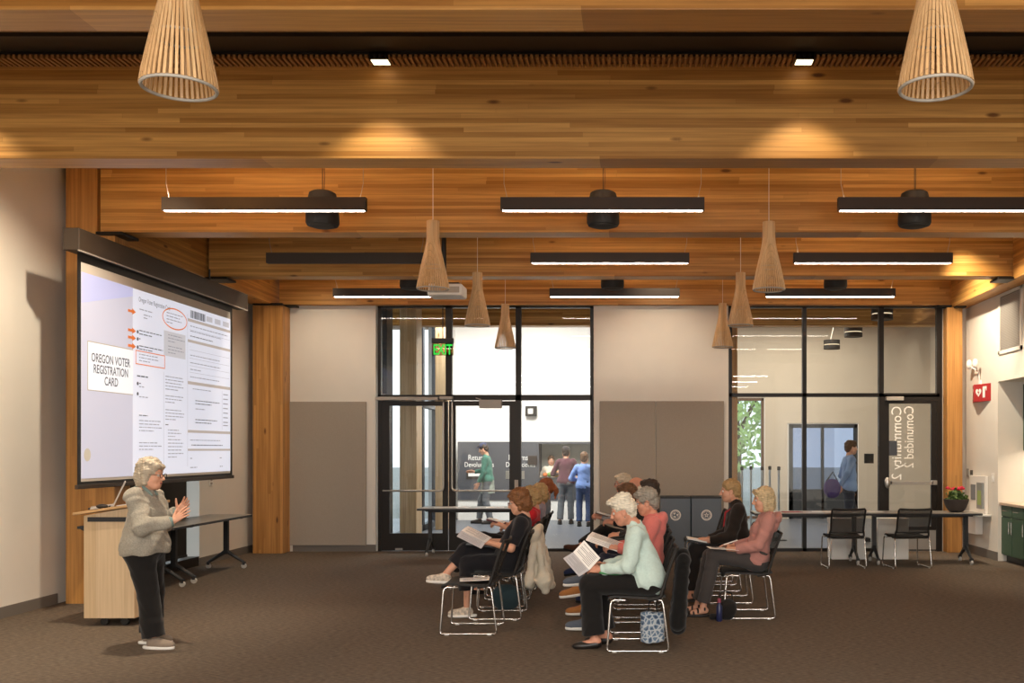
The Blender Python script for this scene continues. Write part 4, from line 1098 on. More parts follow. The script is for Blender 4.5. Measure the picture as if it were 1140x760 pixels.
def grow(prims, h, amp=0.0, freq=60.0, seed=0):
    """sample the union of the shapes on a grid and pull a smooth quad surface through it"""
    los, his = [], []
    for p in prims:
        if p['t'] == 'c':
            lo = np.minimum(p['a']-p['ra'], p['b']-p['rb']); hi = np.maximum(p['a']+p['ra'], p['b']+p['rb'])
        else:
            e = np.sqrt(((p['R']*p['r'])**2).sum(1)); lo, hi = p['c']-e, p['c']+e
        p['lo'], p['hi'] = lo, hi
        if p['op'] == 'u': los.append(lo); his.append(hi)
    lo = np.min(los, 0)-4*h-amp; hi = np.max(his, 0)+4*h+amp
    n = np.ceil((hi-lo)/h).astype(int)+1
    F = np.full(n, 0.5, dtype=np.float32)
    ax = [lo[i]+h*np.arange(n[i]) for i in range(3)]
    for p in prims:
        m = p['k']+3*h+0.012
        i0 = np.maximum(0, np.floor((p['lo']-m-lo)/h).astype(int)); i1 = np.minimum(n, np.ceil((p['hi']+m-lo)/h).astype(int)+1)
        if (i1 <= i0).any(): continue
        sl = tuple(slice(a, b) for a, b in zip(i0, i1))
        P = np.stack(np.meshgrid(*[ax[i][sl[i]] for i in range(3)], indexing='ij'), -1)
        if p['t'] == 'c':
            ab = p['b']-p['a']; L2 = max(1e-9, ab@ab)
            t = np.clip(((P-p['a'])@ab)/L2, 0, 1)
            d = np.linalg.norm(P-p['a']-t[..., None]*ab, axis=-1)-(p['ra']+t*(p['rb']-p['ra']))
        else:
            q = (P-p['c'])@p['R']
            k0 = np.linalg.norm(q/p['r'], axis=-1); k1 = np.linalg.norm(q/p['r']**2, axis=-1)
            d = k0*(k0-1)/np.maximum(k1, 1e-6)
        if p['clip'] is not None:
            cl = p['clip'] if isinstance(p['clip'], list) else [p['clip']]
            for q0, nn in cl: d = np.maximum(d, (P-V3(q0))@unit(V3(nn)))
        G = F[sl]; k = p['k']
        if p['op'] == 'u':
            hh = np.clip(0.5+0.5*(d-G)/k, 0, 1); F[sl] = d+(G-d)*hh-k*hh*(1-hh)
        else:
            hh = np.clip(0.5-0.5*(G+d)/k, 0, 1); F[sl] = G+(-d-G)*hh+k*hh*(1-hh)
    if amp:
        rs = np.random.RandomState(seed); W = np.zeros_like(F)
        A, B, Cc = np.meshgrid(*ax, indexing='ij', sparse=True)
        for s in (1.0, 1.9, 0.55):
            k = unit(rs.randn(3))*freq*s; k2 = unit(rs.randn(3))*freq*s*0.8
            W += np.sin(k[0]*A+k[1]*B+k[2]*Cc+rs.rand()*6+1.3*np.sin(k2[0]*A+k2[1]*B+k2[2]*Cc))/s**0.5
        F = F+(amp*0.45*W).astype(np.float32)
    s = F < 0
    cs = s[:-1, :-1, :-1].astype(np.int8)
    for a in ((1,0,0),(0,1,0),(0,0,1),(1,1,0),(1,0,1),(0,1,1),(1,1,1)):
        cs = cs+s[a[0]:n[0]-1+a[0], a[1]:n[1]-1+a[1], a[2]:n[2]-1+a[2]]
    act = np.argwhere((cs > 0) & (cs < 8))
    idm = np.full(n-1, -1, dtype=np.int64); idm[tuple(act.T)] = np.arange(len(act))
    off = np.array([(i, j, k) for i in (0, 1) for j in (0, 1) for k in (0, 1)])
    val = np.stack([F[tuple((act+o).T)] for o in off], 1)
    acc = np.zeros((len(act), 3)); cnt = np.zeros(len(act))
    for a in range(8):
        for b in range(a+1, 8):
            if np.abs(off[a]-off[b]).sum() != 1: continue
            fa, fb = val[:, a], val[:, b]; m = (fa < 0) != (fb < 0)
            t = np.where(m, fa/np.where(m, fa-fb, 1), 0)
            acc[m] += (off[a]+t[:, None]*(off[b]-off[a]))[m]; cnt[m] += 1
    verts = lo+h*(act+acc/np.maximum(cnt, 1)[:, None])
    faces = []
    for a in range(3):
        b, c = (a+1) % 3, (a+2) % 3
        sl0 = [slice(1, -1)]*3; sl1 = [slice(1, -1)]*3; sl0[a] = slice(0, n[a]-1); sl1[a] = slice(1, n[a])
        s0, s1 = s[tuple(sl0)], s[tuple(sl1)]
        for flip, mk in ((False, s0 & ~s1), (True, ~s0 & s1)):
            e = np.argwhere(mk)
            if not len(e): continue
            for x in range(3):
                if x != a: e[:, x] += 1
            eb = np.zeros(3, int); eb[b] = 1; ec = np.zeros(3, int); ec[c] = 1
            q = [idm[tuple((e-eb-ec).T)], idm[tuple((e-ec).T)], idm[tuple(e.T)], idm[tuple((e-eb).T)]]
            Q = np.stack(q if not flip else q[::-1], 1)
            faces.append(Q[(Q >= 0).all(1)])
    return verts, np.concatenate(faces)

def np_mesh(name, parts, m, parent):
    vs, fs, o = [], [], 0
    for v, f in parts:
        vs.append(v); fs.append(f+o); o += len(v)
    v, f = np.concatenate(vs), np.concatenate(fs)
    me = bpy.data.meshes.new(name)
    me.vertices.add(len(v)); me.vertices.foreach_set('co', v.astype(np.float32).ravel())
    me.loops.add(len(f)*4); me.loops.foreach_set('vertex_index', f.astype(np.int32).ravel())
    me.polygons.add(len(f)); me.polygons.foreach_set('loop_start', np.arange(0, 4*len(f), 4, dtype=np.int32))
    me.polygons.foreach_set('use_smooth', np.ones(len(f), dtype=bool))
    me.update(calc_edges=True); me.validate()
    o = bpy.data.objects.new(name, me); me.materials.append(m); C.objects.link(o); o.parent = parent
    return o

def ik(S, W, la, lb, pole):
    d = W-S; D = min(np.linalg.norm(d), (la+lb)*0.995); dn = unit(d)
    a = (la*la-lb*lb+D*D)/(2*D); hgt = math.sqrt(max(0, la*la-a*a))
    p = V3(pole)-dn*(V3(pole)@dn)
    return S+dn*a+unit(p)*hgt

def rot(axis, ang):
    return np.array(Matrix.Rotation(ang, 3, Vector(axis)))

def hand_prims(W, d, n, side, curl=(0.35, 0.5, 0.4), spread=1.0, thumb=0.5, sc=0.96):
    """palm, four separate bent fingers and a thumb; d finger direction, n palm direction, side +1 left -1 right"""
    d = unit(V3(d)); n = unit(V3(n)-d*(V3(n)@d)); t = -side*np.cross(d, n)
    P = []
    offs, kn, ln = (0.0275, 0.0095, -0.0090, -0.0265), (0.086, 0.090, 0.086, 0.078), (1.0, 1.08, 1.0, 0.8)
    for i in range(4):
        K = W+(d*kn[i]+t*offs[i])*sc
        P.append(cone(W+t*offs[i]*0.45*sc+d*0.008, K-d*0.008, 0.0135*sc, 0.0105*sc, 0.010))
    P.append(ell(W+d*0.048*sc+n*0.004, np.array((0.040, 0.030, 0.0125))*sc, np.stack([d, t, n], 1), 0.010))
    F = []
    for i in range(4):
        K = W+(d*kn[i]+t*offs[i])*sc; ang = 0.0; p = K
        dd = unit(d+t*offs[i]*3.2*spread)
        for j, (l, r0, r1) in enumerate(((0.041, 0.0094, 0.0086), (0.026, 0.0086, 0.0080), (0.021, 0.0080, 0.0066))):
            c = curl[j] if not isinstance(curl[0], (list, tuple)) else curl[i][j]
            ang += c
            q = p+(dd*math.cos(ang)+n*math.sin(ang))*l*ln[i]*sc
            F.append(cone(p, q, r0*sc, r1*sc, 0.0035)); p = q
    T0 = W+(d*0.022+t*0.020)*sc
    T1 = T0+unit(t*0.75+d*0.75+n*0.35)*0.042*sc
    T2 = T1+unit(t*(0.75-thumb*0.6)+d*0.8+n*(0.2+thumb*0.3))*0.033*sc
    T3 = T2+unit(t*(0.6-thumb*0.8)+d*0.85+n*(0.2+thumb*0.4))*0.026*sc
    F += [cone(T0, T1, 0.0155*sc, 0.0115*sc, 0.008), cone(T1, T2, 0.0115*sc, 0.0100*sc, 0.004), cone(T2, T3, 0.0100*sc, 0.0080*sc, 0.004)]
    return P+F

def head_prims(c, R, s, female=True):
    f = lambda x, y, z: c+R@(V3(x, y, z)*s)
    P = [ell(f(-0.014, 0, 0.030), V3(0.097, 0.076, 0.092)*s, R), ell(f(0.020, 0, -0.030), V3(0.070, 0.061, 0.090)*s, R, 0.03),
         ell(f(0.050, 0, -0.092), V3(0.030, 0.034, 0.025)*s, R, 0.03)]
    for y in (-1, 1):
        P += [ell(f(0.047, y*0.036, -0.033), V3(0.032, 0.028, 0.030)*s, R, 0.02), cone(f(0.0, y*0.058, -0.06), f(0.045, y*0.028, -0.095), 0.024*s, 0.02*s, 0.025)]
        P += [cone(f(0.079, y*0.014, 0.021), f(0.066, y*0.048, 0.023), 0.011*s, 0.009*s, 0.012)]
        P += [ell(f(0.098, y*0.033, 0.002), V3(0.021, 0.021, 0.014)*s, R, 0.010, op='s')]
        P += [ell(f(-0.006, y*0.077, -0.014), V3(0.020, 0.010, 0.033)*s, R@rot((0, 1, 0), -0.2), 0.006), ell(f(0.0, y*0.088, -0.012), V3(0.011, 0.006, 0.02)*s, R, 0.004, op='s')]
    P += [cone(f(0.086, 0, 0.012), f(0.108, 0, -0.030), 0.009*s, 0.0125*s, 0.012), ell(f(0.096, 0.011, -0.036), V3(0.012, 0.008, 0.008)*s, R, 0.006), ell(f(0.096, -0.011, -0.036), V3(0.012, 0.008, 0.008)*s, R, 0.006)]
    P += [cone(f(0.080, -0.016, -0.060), f(0.080, 0.016, -0.060), 0.009*s, 0.009*s, 0.010), cone(f(0.080, -0.013, -0.071), f(0.080, 0.013, -0.071), 0.009*s, 0.009*s, 0.008)]
    P += [ell(f(0.094, 0, -0.0655), V3(0.012, 0.022, 0.0022)*s, R, 0.003, op='s')]
    return P

def hair_prims(c, R, s, style):
    f = lambda x, y, z: c+R@(V3(x, y, z)*s)
    face = ell(f(0.100, 0, -0.040), V3(0.080, 0.078, 0.092)*s, R, 0.012, op='s')
    P = [ell(f(-0.018, 0, 0.040), V3(0.106, 0.090, 0.100)*s, R)]
    post = []
    if style == 'short':
        P += [ell(f(-0.062, 0, -0.018), V3(0.056, 0.074, 0.075)*s, R, 0.02), ell(f(0.055, 0, 0.088), V3(0.048, 0.06, 0.032)*s, R, 0.02), face]
        for y in (-1, 1): post += [ell(f(0.000, y*0.09, -0.026), V3(0.026, 0.03, 0.036)*s, R, 0.01, op='s')]
    elif style == 'pixie':
        P += [ell(f(-0.060, 0, 0.0), V3(0.062, 0.078, 0.085)*s, R, 0.02), ell(f(0.060, 0.01, 0.095), V3(0.056, 0.064, 0.036)*s, R, 0.02), ell(f(-0.02, 0, 0.11), V3(0.085, 0.065, 0.045)*s, R, 0.02), face]
        for y in (-1, 1): post += [ell(f(0.004, y*0.09, -0.024), V3(0.026, 0.03, 0.036)*s, R, 0.01, op='s')]
    elif style == 'bob':
        for y in (-1, 1): P += [cone(f(-0.010, y*0.066, 0.03), f(-0.006, y*0.070, -0.095), 0.034*s, 0.028*s, 0.02)]
        P += [ell(f(-0.062, 0, -0.035), V3(0.060, 0.083, 0.100)*s, R, 0.02), face, cone(f(0.070, -0.045, 0.088), f(0.066, 0.05, 0.085), 0.026*s, 0.022*s, 0.015)]
    elif style == 'fluffy':
        for y in (-1, 1): P += [cone(f(-0.006, y*0.068, 0.03), f(-0.012, y*0.074, -0.060), 0.036*s, 0.028*s, 0.02)]
        P += [ell(f(-0.066, 0, -0.020), V3(0.066, 0.088, 0.098)*s, R, 0.02), ell(f(-0.02, 0, 0.085), V3(0.10, 0.088, 0.066)*s, R, 0.02), face, cone(f(0.076, -0.045, 0.076), f(0.072, 0.05, 0.074), 0.028*s, 0.024*s, 0.012)]
    elif style == 'ponytail':
        P += [ell(f(-0.064, 0, -0.01), V3(0.050, 0.074, 0.075)*s, R, 0.02), face]
        for y in (-1, 1): post += [ell(f(0.006, y*0.09, -0.024), V3(0.026, 0.03, 0.036)*s, R, 0.01, op='s')]
        P += [cone(f(-0.115, 0, 0.02), f(-0.145, 0, -0.05), 0.026*s, 0.034*s, 0.02), cone(f(-0.145, 0, -0.05), f(-0.125, 0, -0.15), 0.034*s, 0.014*s, 0.02)]
    elif style == 'tied':
        P += [ell(f(-0.064, 0, -0.01), V3(0.050, 0.074, 0.080)*s, R, 0.02), face, cone(f(-0.09, 0, -0.05), f(-0.105, 0.01, -0.13), 0.028*s, 0.018*s, 0.02)]
        for y in (-1, 1): post += [ell(f(0.004, y*0.09, -0.024), V3(0.026, 0.03, 0.036)*s, R, 0.01, op='s')]
    elif style == 'bald':
        P = [ell(f(-0.055, 0, -0.012), V3(0.062, 0.081, 0.055)*s, R), ell(f(-0.005, 0, 0.11), V3(0.10, 0.10, 0.06)*s, R, 0.015, op='s'), face]
    return P+post

def person(label, X_, Y_, yaw, sp, z0=0.0):
    root = thing('person', label, 'person', (X_, Y_, z0), math.radians(yaw), sp.get('group'), w=False)
    h = sp.get('h', 0.008); hh = sp.get('hh', 0.0042); hf = sp.get('hf', 0.0030)
    s = sp.get('s', 0.95); hs = sp.get('hs', 0.95)
    P, Nk, H = V3(sp['pel']), V3(sp['neck']), V3(sp['head'])
    up = unit(Nk-P); l = unit(V3(sp.get('left', (0, 1, 0)))-up*(V3(sp.get('left', (0, 1, 0)))@up)); f = np.cross(l, up)
    B = np.stack([f, l, up], 1); L = np.linalg.norm(Nk-P)
    hp, hy, hr = sp.get('hpitch', 0.0), sp.get('hyaw', 0.0), sp.get('hroll', 0.0)
    HR = rot((0, 0, 1), hy)@rot((0, 1, 0), hp)@rot((1, 0, 0), hr)
    fat = sp.get('fat', 1.0); sw = sp.get('sw', 0.155)*s
    fem = sp.get('female', True)
    g = lambda x, y, z: P+B@V3(x, y, z*L)
    skin = M[sp.get('skin', 'skin')]
    # ---- joints
    J = {}
    for nm, sd in (('L', 1), ('R', -1)):
        S_ = Nk-up*0.055*s+l*sd*sw
        W_, hd, hn = sp['hand'+nm][:3]
        W_ = V3(W_)
        pole = sp.get('pole'+nm, (-0.5, sd*0.55, -0.75))
        la, lb = sp.get('arm', (0.285, 0.25)); la *= s; lb *= s
        dist = np.linalg.norm(W_-S_)
        if dist > (la+lb)*0.99: W_ = S_+(W_-S_)/dist*(la+lb)*0.99
        J['S'+nm], J['W'+nm], J['E'+nm] = S_, W_, ik(S_, W_, la, lb, pole)
        J['H'+nm] = P+l*sd*0.085*s-up*0.02
        J['K'+nm], J['A'+nm], J['T'+nm] = V3(sp['knee'+nm]), V3(sp['ank'+nm]), unit(V3(sp['toe'+nm]))
    # ---- body (one skin surface; head, hands grown at a finer grid and run into it)
    nb = Nk+up*0.02
    neck_top = H+HR@(V3(-0.022, 0, -0.055)*hs)
    body = [ell(g(0, 0, 0.0), V3(0.10, 0.145, 0.10)*s*fat, B), ell(g(0.005, 0, 0.38), V3(0.088, 0.12, 0.14)*s*fat, B, 0.05), ell(g(0.0, 0, 0.70), V3(0.092, 0.135, 0.14)*s, B, 0.05),
            cone(Nk-up*0.05-l*sw*0.75, Nk-up*0.05+l*sw*0.75, 0.045*s, 0.045*s, 0.04), cone(nb-up*0.03, neck_top, 0.056*hs, 0.050*hs, 0.025)]
    for nm in 'LR':
        S_, E_, W_ = J['S'+nm], J['E'+nm], J['W'+nm]
        body += [cone(S_, E_, 0.046*s, 0.037*s, 0.03), cone(E_, E_+(W_-E_)*0.35, 0.038*s, 0.037*s, 0.015), cone(E_+(W_-E_)*0.3, W_, 0.037*s, 0.0255*s, 0.015)]
        Hh, K_, A_, T_ = J['H'+nm], J['K'+nm], J['A'+nm], J['T'+nm]
        calf = K_+(A_-K_)*0.32+unit(np.cross(np.cross(A_-K_, T_), A_-K_))*(-0.012)
        body += [cone(Hh, K_, 0.070*s*fat, 0.044*s, 0.04), cone(K_, calf, 0.043*s, 0.047*s, 0.02), cone(calf, A_, 0.047*s, 0.033*s, 0.02),
                 cone(A_-T_*0.025-V3(0, 0, 0.03), A_+T_*0.105-V3(0, 0, 0.052), 0.034*s, 0.026*s, 0.02)]
    parts = [grow(body, h)]
    hb = head_prims(H, HR, hs, fem)+[cone(neck_top, nb-up*0.01, 0.051*hs, 0.056*hs, 0.03)]
    parts.append(grow(hb, hh))
    for nm, sd in (('L', 1), ('R', -1)):
        t = sp['hand'+nm]
        kw = t[3] if len(t) > 3 else {}
        W_, E_ = J['W'+nm], J['E'+nm]
        pr = hand_prims(W_, t[1], t[2], sd, sc=0.97*s, **kw)+[cone(W_+(E_-W_)*0.35, W_+unit(V3(t[1]))*0.012, 0.0305*s, 0.0255*s, 0.012)]
        parts.append(grow(pr, hf))
    np_mesh('body', parts, skin, root)
    # ---- face details
    hpnt = lambda x, y, z: tuple(H+HR@(V3(x, y, z)*hs))
    if sp.get('face', True):
        for y in (-1, 1):
            MB().ball(hpnt(0.0775, y*0.0325, 0.001), 0.0125*hs, 12).build('eye', M['eye_white'], root, smooth=1)
            MB().ball(hpnt(0.0842, y*0.0325, 0.001), 0.0066*hs, 8).build('iris', M['eye'], root, smooth=1)
            np_mesh('eyebrow', [grow([cone(hpnt(0.090, y*0.016, 0.027), hpnt(0.077, y*0.047, 0.029), 0.0035, 0.003, 0.004)], 0.002)], sp['hair'][1], root)
        np_mesh('lips', [grow([cone(hpnt(0.0865, -0.017, -0.0615), hpnt(0.0865, 0.017, -0.0615), 0.0045, 0.0045, 0.003), cone(hpnt(0.086, -0.013, -0.0700), hpnt(0.086, 0.013, -0.0700), 0.0052, 0.0052, 0.003)], 0.0025)], M['lips'], root)
    st, hm = sp['hair']
    np_mesh('hair', [grow(hair_prims(H, HR, hs, st), hh, amp=0.006, freq=150, seed=3)], hm, root)
    if sp.get('cap'):
        cp = [ell(hpnt(-0.012, 0, 0.055), V3(0.108, 0.090, 0.085)*hs, HR, 0.02, clip=(hpnt(0, 0, 0.045), HR@V3(0.12, 0, -1))), ell(hpnt(0.115, 0, 0.058), V3(0.065, 0.062, 0.008)*hs, HR@rot((0, 1, 0), 0.15), 0.008)]
        np_mesh('cap', [grow(cp, 0.005)], sp['cap'], root)
    if sp.get('glasses'):
        mb = MB()
        for y in (-1, 1):
            mb.tube([hpnt(0.106-0.10*abs(0.021*math.cos(a))*0, y*0.033+0.024*math.cos(a), -0.002+0.018*math.sin(a)) for a in [2*math.pi*i/18 for i in range(18)]], 0.0024, 6, closed=True)
            mb.tube([hpnt(0.104, y*0.056, 0.004), hpnt(0.06, y*0.078, 0.005), hpnt(-0.005, y*0.088, 0.006), hpnt(-0.02, y*0.085, -0.008)], 0.002, 6)
        mb.tube([hpnt(0.106, -0.009, 0.002), hpnt(0.109, 0, 0.004), hpnt(0.106, 0.009, 0.002)], 0.002, 6)
        mb.build('glasses', sp['glasses'], root, smooth=1)
    if sp.get('earring'):
        MB().ball(hpnt(-0.004, 0.092, -0.052), 0.006, 8).ball(hpnt(-0.004, -0.092, -0.052), 0.006, 8).build('earring', M['chrome'], root, smooth=1)
    # ---- trousers
    if sp.get('legs'):
        lm, hem, loose = sp['legs'][:3]
        pr = [ell(g(-0.01, 0, -0.03), V3(0.122, 0.165, 0.115)*s*fat, B, 0.03), ell(g(0.0, 0, 0.16), V3(0.112, 0.148, 0.10)*s*fat, B, 0.03, clip=(g(0, 0, 0.30), up))]
        for nm in 'LR':
            Hh, K_, A_ = J['H'+nm], J['K'+nm], J['A'+nm]
            E = K_+(A_-K_)*hem; dn = unit(A_-K_)
            pr += [cone(Hh, K_, 0.092*s*fat, 0.066*s*loose**0.5, 0.035), cone(K_, E+dn*0.04, 0.066*s*loose**0.5, 0.054*s*loose, 0.02, clip=(E, dn))]
        np_mesh(sp.get('legname', 'trousers'), [grow(pr, h, amp=0.005, freq=38, seed=5)], lm, root)
    # ---- top
    tm, sleeve, hem = sp['top'][:3]
    pr = [ell(g(0.005, 0, 0.02), V3(0.142, 0.194, 0.14)*s*fat, B, 0.03, clip=(g(0, 0, hem), -up)), ell(g(0.012, 0, 0.36), V3(0.122, 0.155, 0.17)*s*fat, B, 0.06, clip=(g(0, 0, hem), -up)), ell(g(0.006, 0, 0.70), V3(0.112, 0.158, 0.155)*s, B, 0.05),
          cone(Nk-up*0.055-l*sw*0.8, Nk-up*0.055+l*sw*0.8, 0.058*s, 0.058*s, 0.045)]
    if fem:
        for y in (-1, 1): pr += [ell(g(0.075, y*0.068, 0.60), V3(0.055, 0.062, 0.062)*s, B, 0.04)]
    pr += [cone(Nk-up*0.05, Nk+up*0.022+f*0.008, 0.075*hs, 0.063*hs, 0.03, clip=(Nk+up*sp.get('collar', 0.03), up-f*0.35))]
    for nm, sd in (('L', 1), ('R', -1)):
        S_, E_, W_ = J['S'+nm], J['E'+nm], J['W'+nm]
        k = sp.get('sleeve_w', 1.0)
        if sleeve == 'long':
            d2 = unit(W_-E_); Q = W_-d2*0.012
            pr += [cone(S_, E_, 0.062*s*k, 0.052*s*k, 0.035), cone(E_, W_+d2*0.03, 0.052*s*k, 0.038*s*k, 0.015, clip=(Q, d2))]
        elif sleeve == 'elbow':
            d2 = unit(E_-S_); Q = S_+(E_-S_)*0.85
            pr += [cone(S_, E_+d2*0.03, 0.064*s*k, 0.056*s*k, 0.035, clip=(Q, d2))]
        else:
            d2 = unit(E_-S_); Q = S_+(E_-S_)*0.55
            pr += [cone(S_, E_, 0.064*s*k, 0.060*s*k, 0.035, clip=(Q, d2))]
    if sp.get('hood'):
        pr += [ell(Nk-f*0.095-up*0.010, V3(0.056, 0.118, 0.062)*s, B, 0.03), ell(Nk-f*0.095-up*0.075, V3(0.042, 0.095, 0.085)*s, B, 0.03), cone(Nk-f*0.03+l*0.08+up*0.015, Nk+f*0.05+l*0.05-up*0.02, 0.026, 0.02, 0.02), cone(Nk-f*0.03-l*0.08+up*0.015, Nk+f*0.05-l*0.05-up*0.02, 0.026, 0.02, 0.02)]
    np_mesh(sp.get('topname', 'top'), [grow(pr, h, amp=sp.get('wr', 0.006), freq=34, seed=len(label))], tm, root)
    if sp.get('coat'):                                       # long loose hem below the top
        cm, zz = sp['coat']
        np_mesh('long_shirt', [grow([ell(g(0, 0, 0), V3(0.13, 0.175, 0.12), B), cone(P, P-V3(0, 0, zz), 0.135, 0.165, 0.05, clip=(P-V3(0, 0, zz), (0, 0, -1)))], h, amp=0.006, freq=30)], cm, root)
    if sp.get('shirt'):                                      # open collar points and shirt front at the neck
        pr = [cone(Nk+up*0.035+f*0.02+l*0.05, Nk-up*0.03+f*0.085+l*0.045, 0.016, 0.010, 0.01), cone(Nk+up*0.035+f*0.02-l*0.05, Nk-up*0.03+f*0.085-l*0.045, 0.016, 0.010, 0.01), cone(Nk+up*0.03-f*0.055-l*0.03, Nk+up*0.03-f*0.055+l*0.03, 0.017, 0.017, 0.02)]
        np_mesh('shirt_collar', [grow(pr, 0.006)], sp['shirt'], root)
        for nm in 'LR':
            d2 = unit(J['W'+nm]-J['E'+nm]); q = J['W'+nm]
            np_mesh('shirt_cuff', [grow([cone(q-d2*0.03, q+d2*0.012, 0.041*s*1.1, 0.038*s*1.1, 0.01, clip=(q+d2*0.006, d2))], 0.006)], sp['shirt'], root)
    if sp.get('lanyard'):
        q = lambda x, y, z: tuple(g(x, y, z))
        MB().tube([tuple(Nk-f*0.06+up*0.03), tuple(Nk+l*0.07+up*0.012+f*0.01), q(0.125, 0.045, 0.83), q(0.150, 0.01, 0.52), q(0.150, -0.01, 0.52), q(0.125, -0.045, 0.83), tuple(Nk-l*0.07+up*0.012+f*0.01)], 0.0055, 6, closed=True).build('lanyard', sp['lanyard'], root, smooth=1)
    # ---- shoes
    for nm in 'LR':
        sh = sp.get('shoes')
        if not sh: break
        um, sm, kind = sh
        A_, T_ = J['A'+nm], J['T'+nm]
        side = unit(np.cross(V3(0, 0, 1), T_)); u = np.cross(T_, side)
        R_ = np.stack([T_, side, u], 1)
        q = lambda x, y, z: A_+R_@(V3(x, y, z)*s)
        fl = (q(0, 0, -0.082), -u)
        if kind == 'sneaker':
            pr = [ell(q(0.10, 0, -0.052), V3(0.095, 0.047, 0.042)*s, R_, 0.02, clip=fl), ell(q(-0.005, 0, -0.045), V3(0.062, 0.040, 0.052)*s, R_, 0.03, clip=fl), cone(q(0.0, 0, -0.02), q(0.06, 0, -0.045), 0.040*s, 0.036*s, 0.03)]
            so = [ell(q(0.045, 0, -0.078), V3(0.152, 0.052, 0.05)*s, R_, 0.01, clip=[(q(0, 0, -0.066), u), (q(0, 0, -0.095), -u)])]
            np_mesh('shoe', [grow(pr, 0.006)], um, root); np_mesh('sole', [grow(so, 0.006)], sm, root)
        elif kind == 'flat':
            pr = [ell(q(0.10, 0, -0.062), V3(0.092, 0.044, 0.036)*s, R_, 0.02, clip=(q(0, 0, -0.09), -u)), ell(q(-0.005, 0, -0.056), V3(0.056, 0.037, 0.040)*s, R_, 0.03, clip=(q(0, 0, -0.09), -u)),
                  ell(q(0.025, 0, -0.008), V3(0.052, 0.034, 0.036)*s, R_, 0.01, op='s')]
            np_mesh('shoe', [grow(pr, 0.005)], um, root)
        else:                                                # strap sandal
            pr = [ell(q(0.045, 0, -0.080), V3(0.140, 0.046, 0.05)*s, R_, 0.01, clip=[(q(0, 0, -0.070), u), (q(0, 0, -0.094), -u)])]
            for x0, z0, rr in ((0.10, -0.055, 0.036), (0.055, -0.035, 0.040), (-0.015, -0.012, 0.037)):
                for i in range(8):
                    a, b = math.pi*(i/8), math.pi*((i+1)/8)
                    pr.append(cone(q(x0, rr*math.cos(a), z0-0.012+rr*0.75*math.sin(a)), q(x0, rr*math.cos(b), z0-0.012+rr*0.75*math.sin(b)), 0.009, 0.009, 0.004))
            np_mesh('sandal', [grow(pr, 0.005)], um, root)
    return root

def hairmat(name, col): return mat(name, col, 0.55, var=0.28, scale=22, stretch=(1, 1, 6), bump=0.25)
M['eye_white'] = mat('eye white', '#d8d0c8', 0.3)
H_ = {k: hairmat(k+' hair', c) for k, c in dict(silver='#b5a894', white='#dcd3c0', blond='#cbb48c', ashblond='#a98a5c', auburn='#7a4f2b', ginger='#8a4a22', brown='#5f4127', dark='#33251c', grey='#8f877b', pale='#bdb09a').items()}
def cl(name, col, var=0.06, bump=0.15, scale=120): return mat(name, col, 0.9, var=var, scale=scale, bump=bump, sheen=0.15, spec=0.2)
glb = mat('dark glasses frame', '#2a1f1c', 0.3)
navy, blk = cl('black cotton', '#1d1c20'), cl('black trouser cloth', '#1a1817')
SEAT = dict(pel=(-0.11, 0, 0.555))
flat = dict(curl=(0.2, 0.25, 0.2))
grip = dict(curl=(0.55, 0.7, 0.5), thumb=0.9)

def sit(**k):
    b = dict(pel=(-0.11, 0, 0.555), kneeL=(0.34, 0.10, 0.515), kneeR=(0.34, -0.10, 0.515), ankL=(0.34, 0.09, 0.095), ankR=(0.34, -0.09, 0.095), toeL=(1, 0.1, 0), toeR=(1, -0.1, 0))
    b.update(k); return b

# ------------------------------------------------------------------ the people
# standing person at the lectern, seen from her right side
person('person standing at the lectern in a grey tweed jacket and black trousers, hands raised', -4.11, 8.15, 0, dict(
    s=0.93, hs=1.0, h=0.007, pel=(-0.02, 0, 0.84), neck=(-0.02, 0, 1.30), head=(0.035, 0, 1.435), hpitch=0.05, fat=1.36, sw=0.16, left=(0, 1, 0),
    handR=((0.29, -0.15, 1.055), (0.75, 0.1, 0.62), (0.1, 1.0, -0.1), dict(curl=(0.15, 0.2, 0.15), spread=2.0, thumb=0.1)),
    handL=((0.205, 0.12, 1.115), (0.65, -0.05, 0.72), (0.2, -1.0, 0.1), dict(curl=(0.2, 0.25, 0.2), spread=1.6, thumb=-0.1)),
    poleR=(-0.35, -0.5, -0.8), poleL=(-0.35, 0.5, -0.8),
    kneeL=(0.01, 0.10, 0.46), kneeR=(0.06, -0.10, 0.46), ankL=(-0.02, 0.10, 0.085), ankR=(0.115, -0.11, 0.085), toeL=(1, 0.12, 0), toeR=(1, -0.12, 0),
    hair=('fluffy', H_['silver']), glasses=glb, top=(cl('grey tweed', '#9d978a', 0.16, 0.4, 90), 'long', -0.13), topname='jacket', sleeve_w=1.42, wr=0.010, collar=0.06, shirt=cl('teal shirt', '#7d8f8a'),
    legs=(blk, 0.97, 1.85), shoes=(cl('taupe canvas', '#8a7b6c'), M['white_gloss'], 'sneaker')))
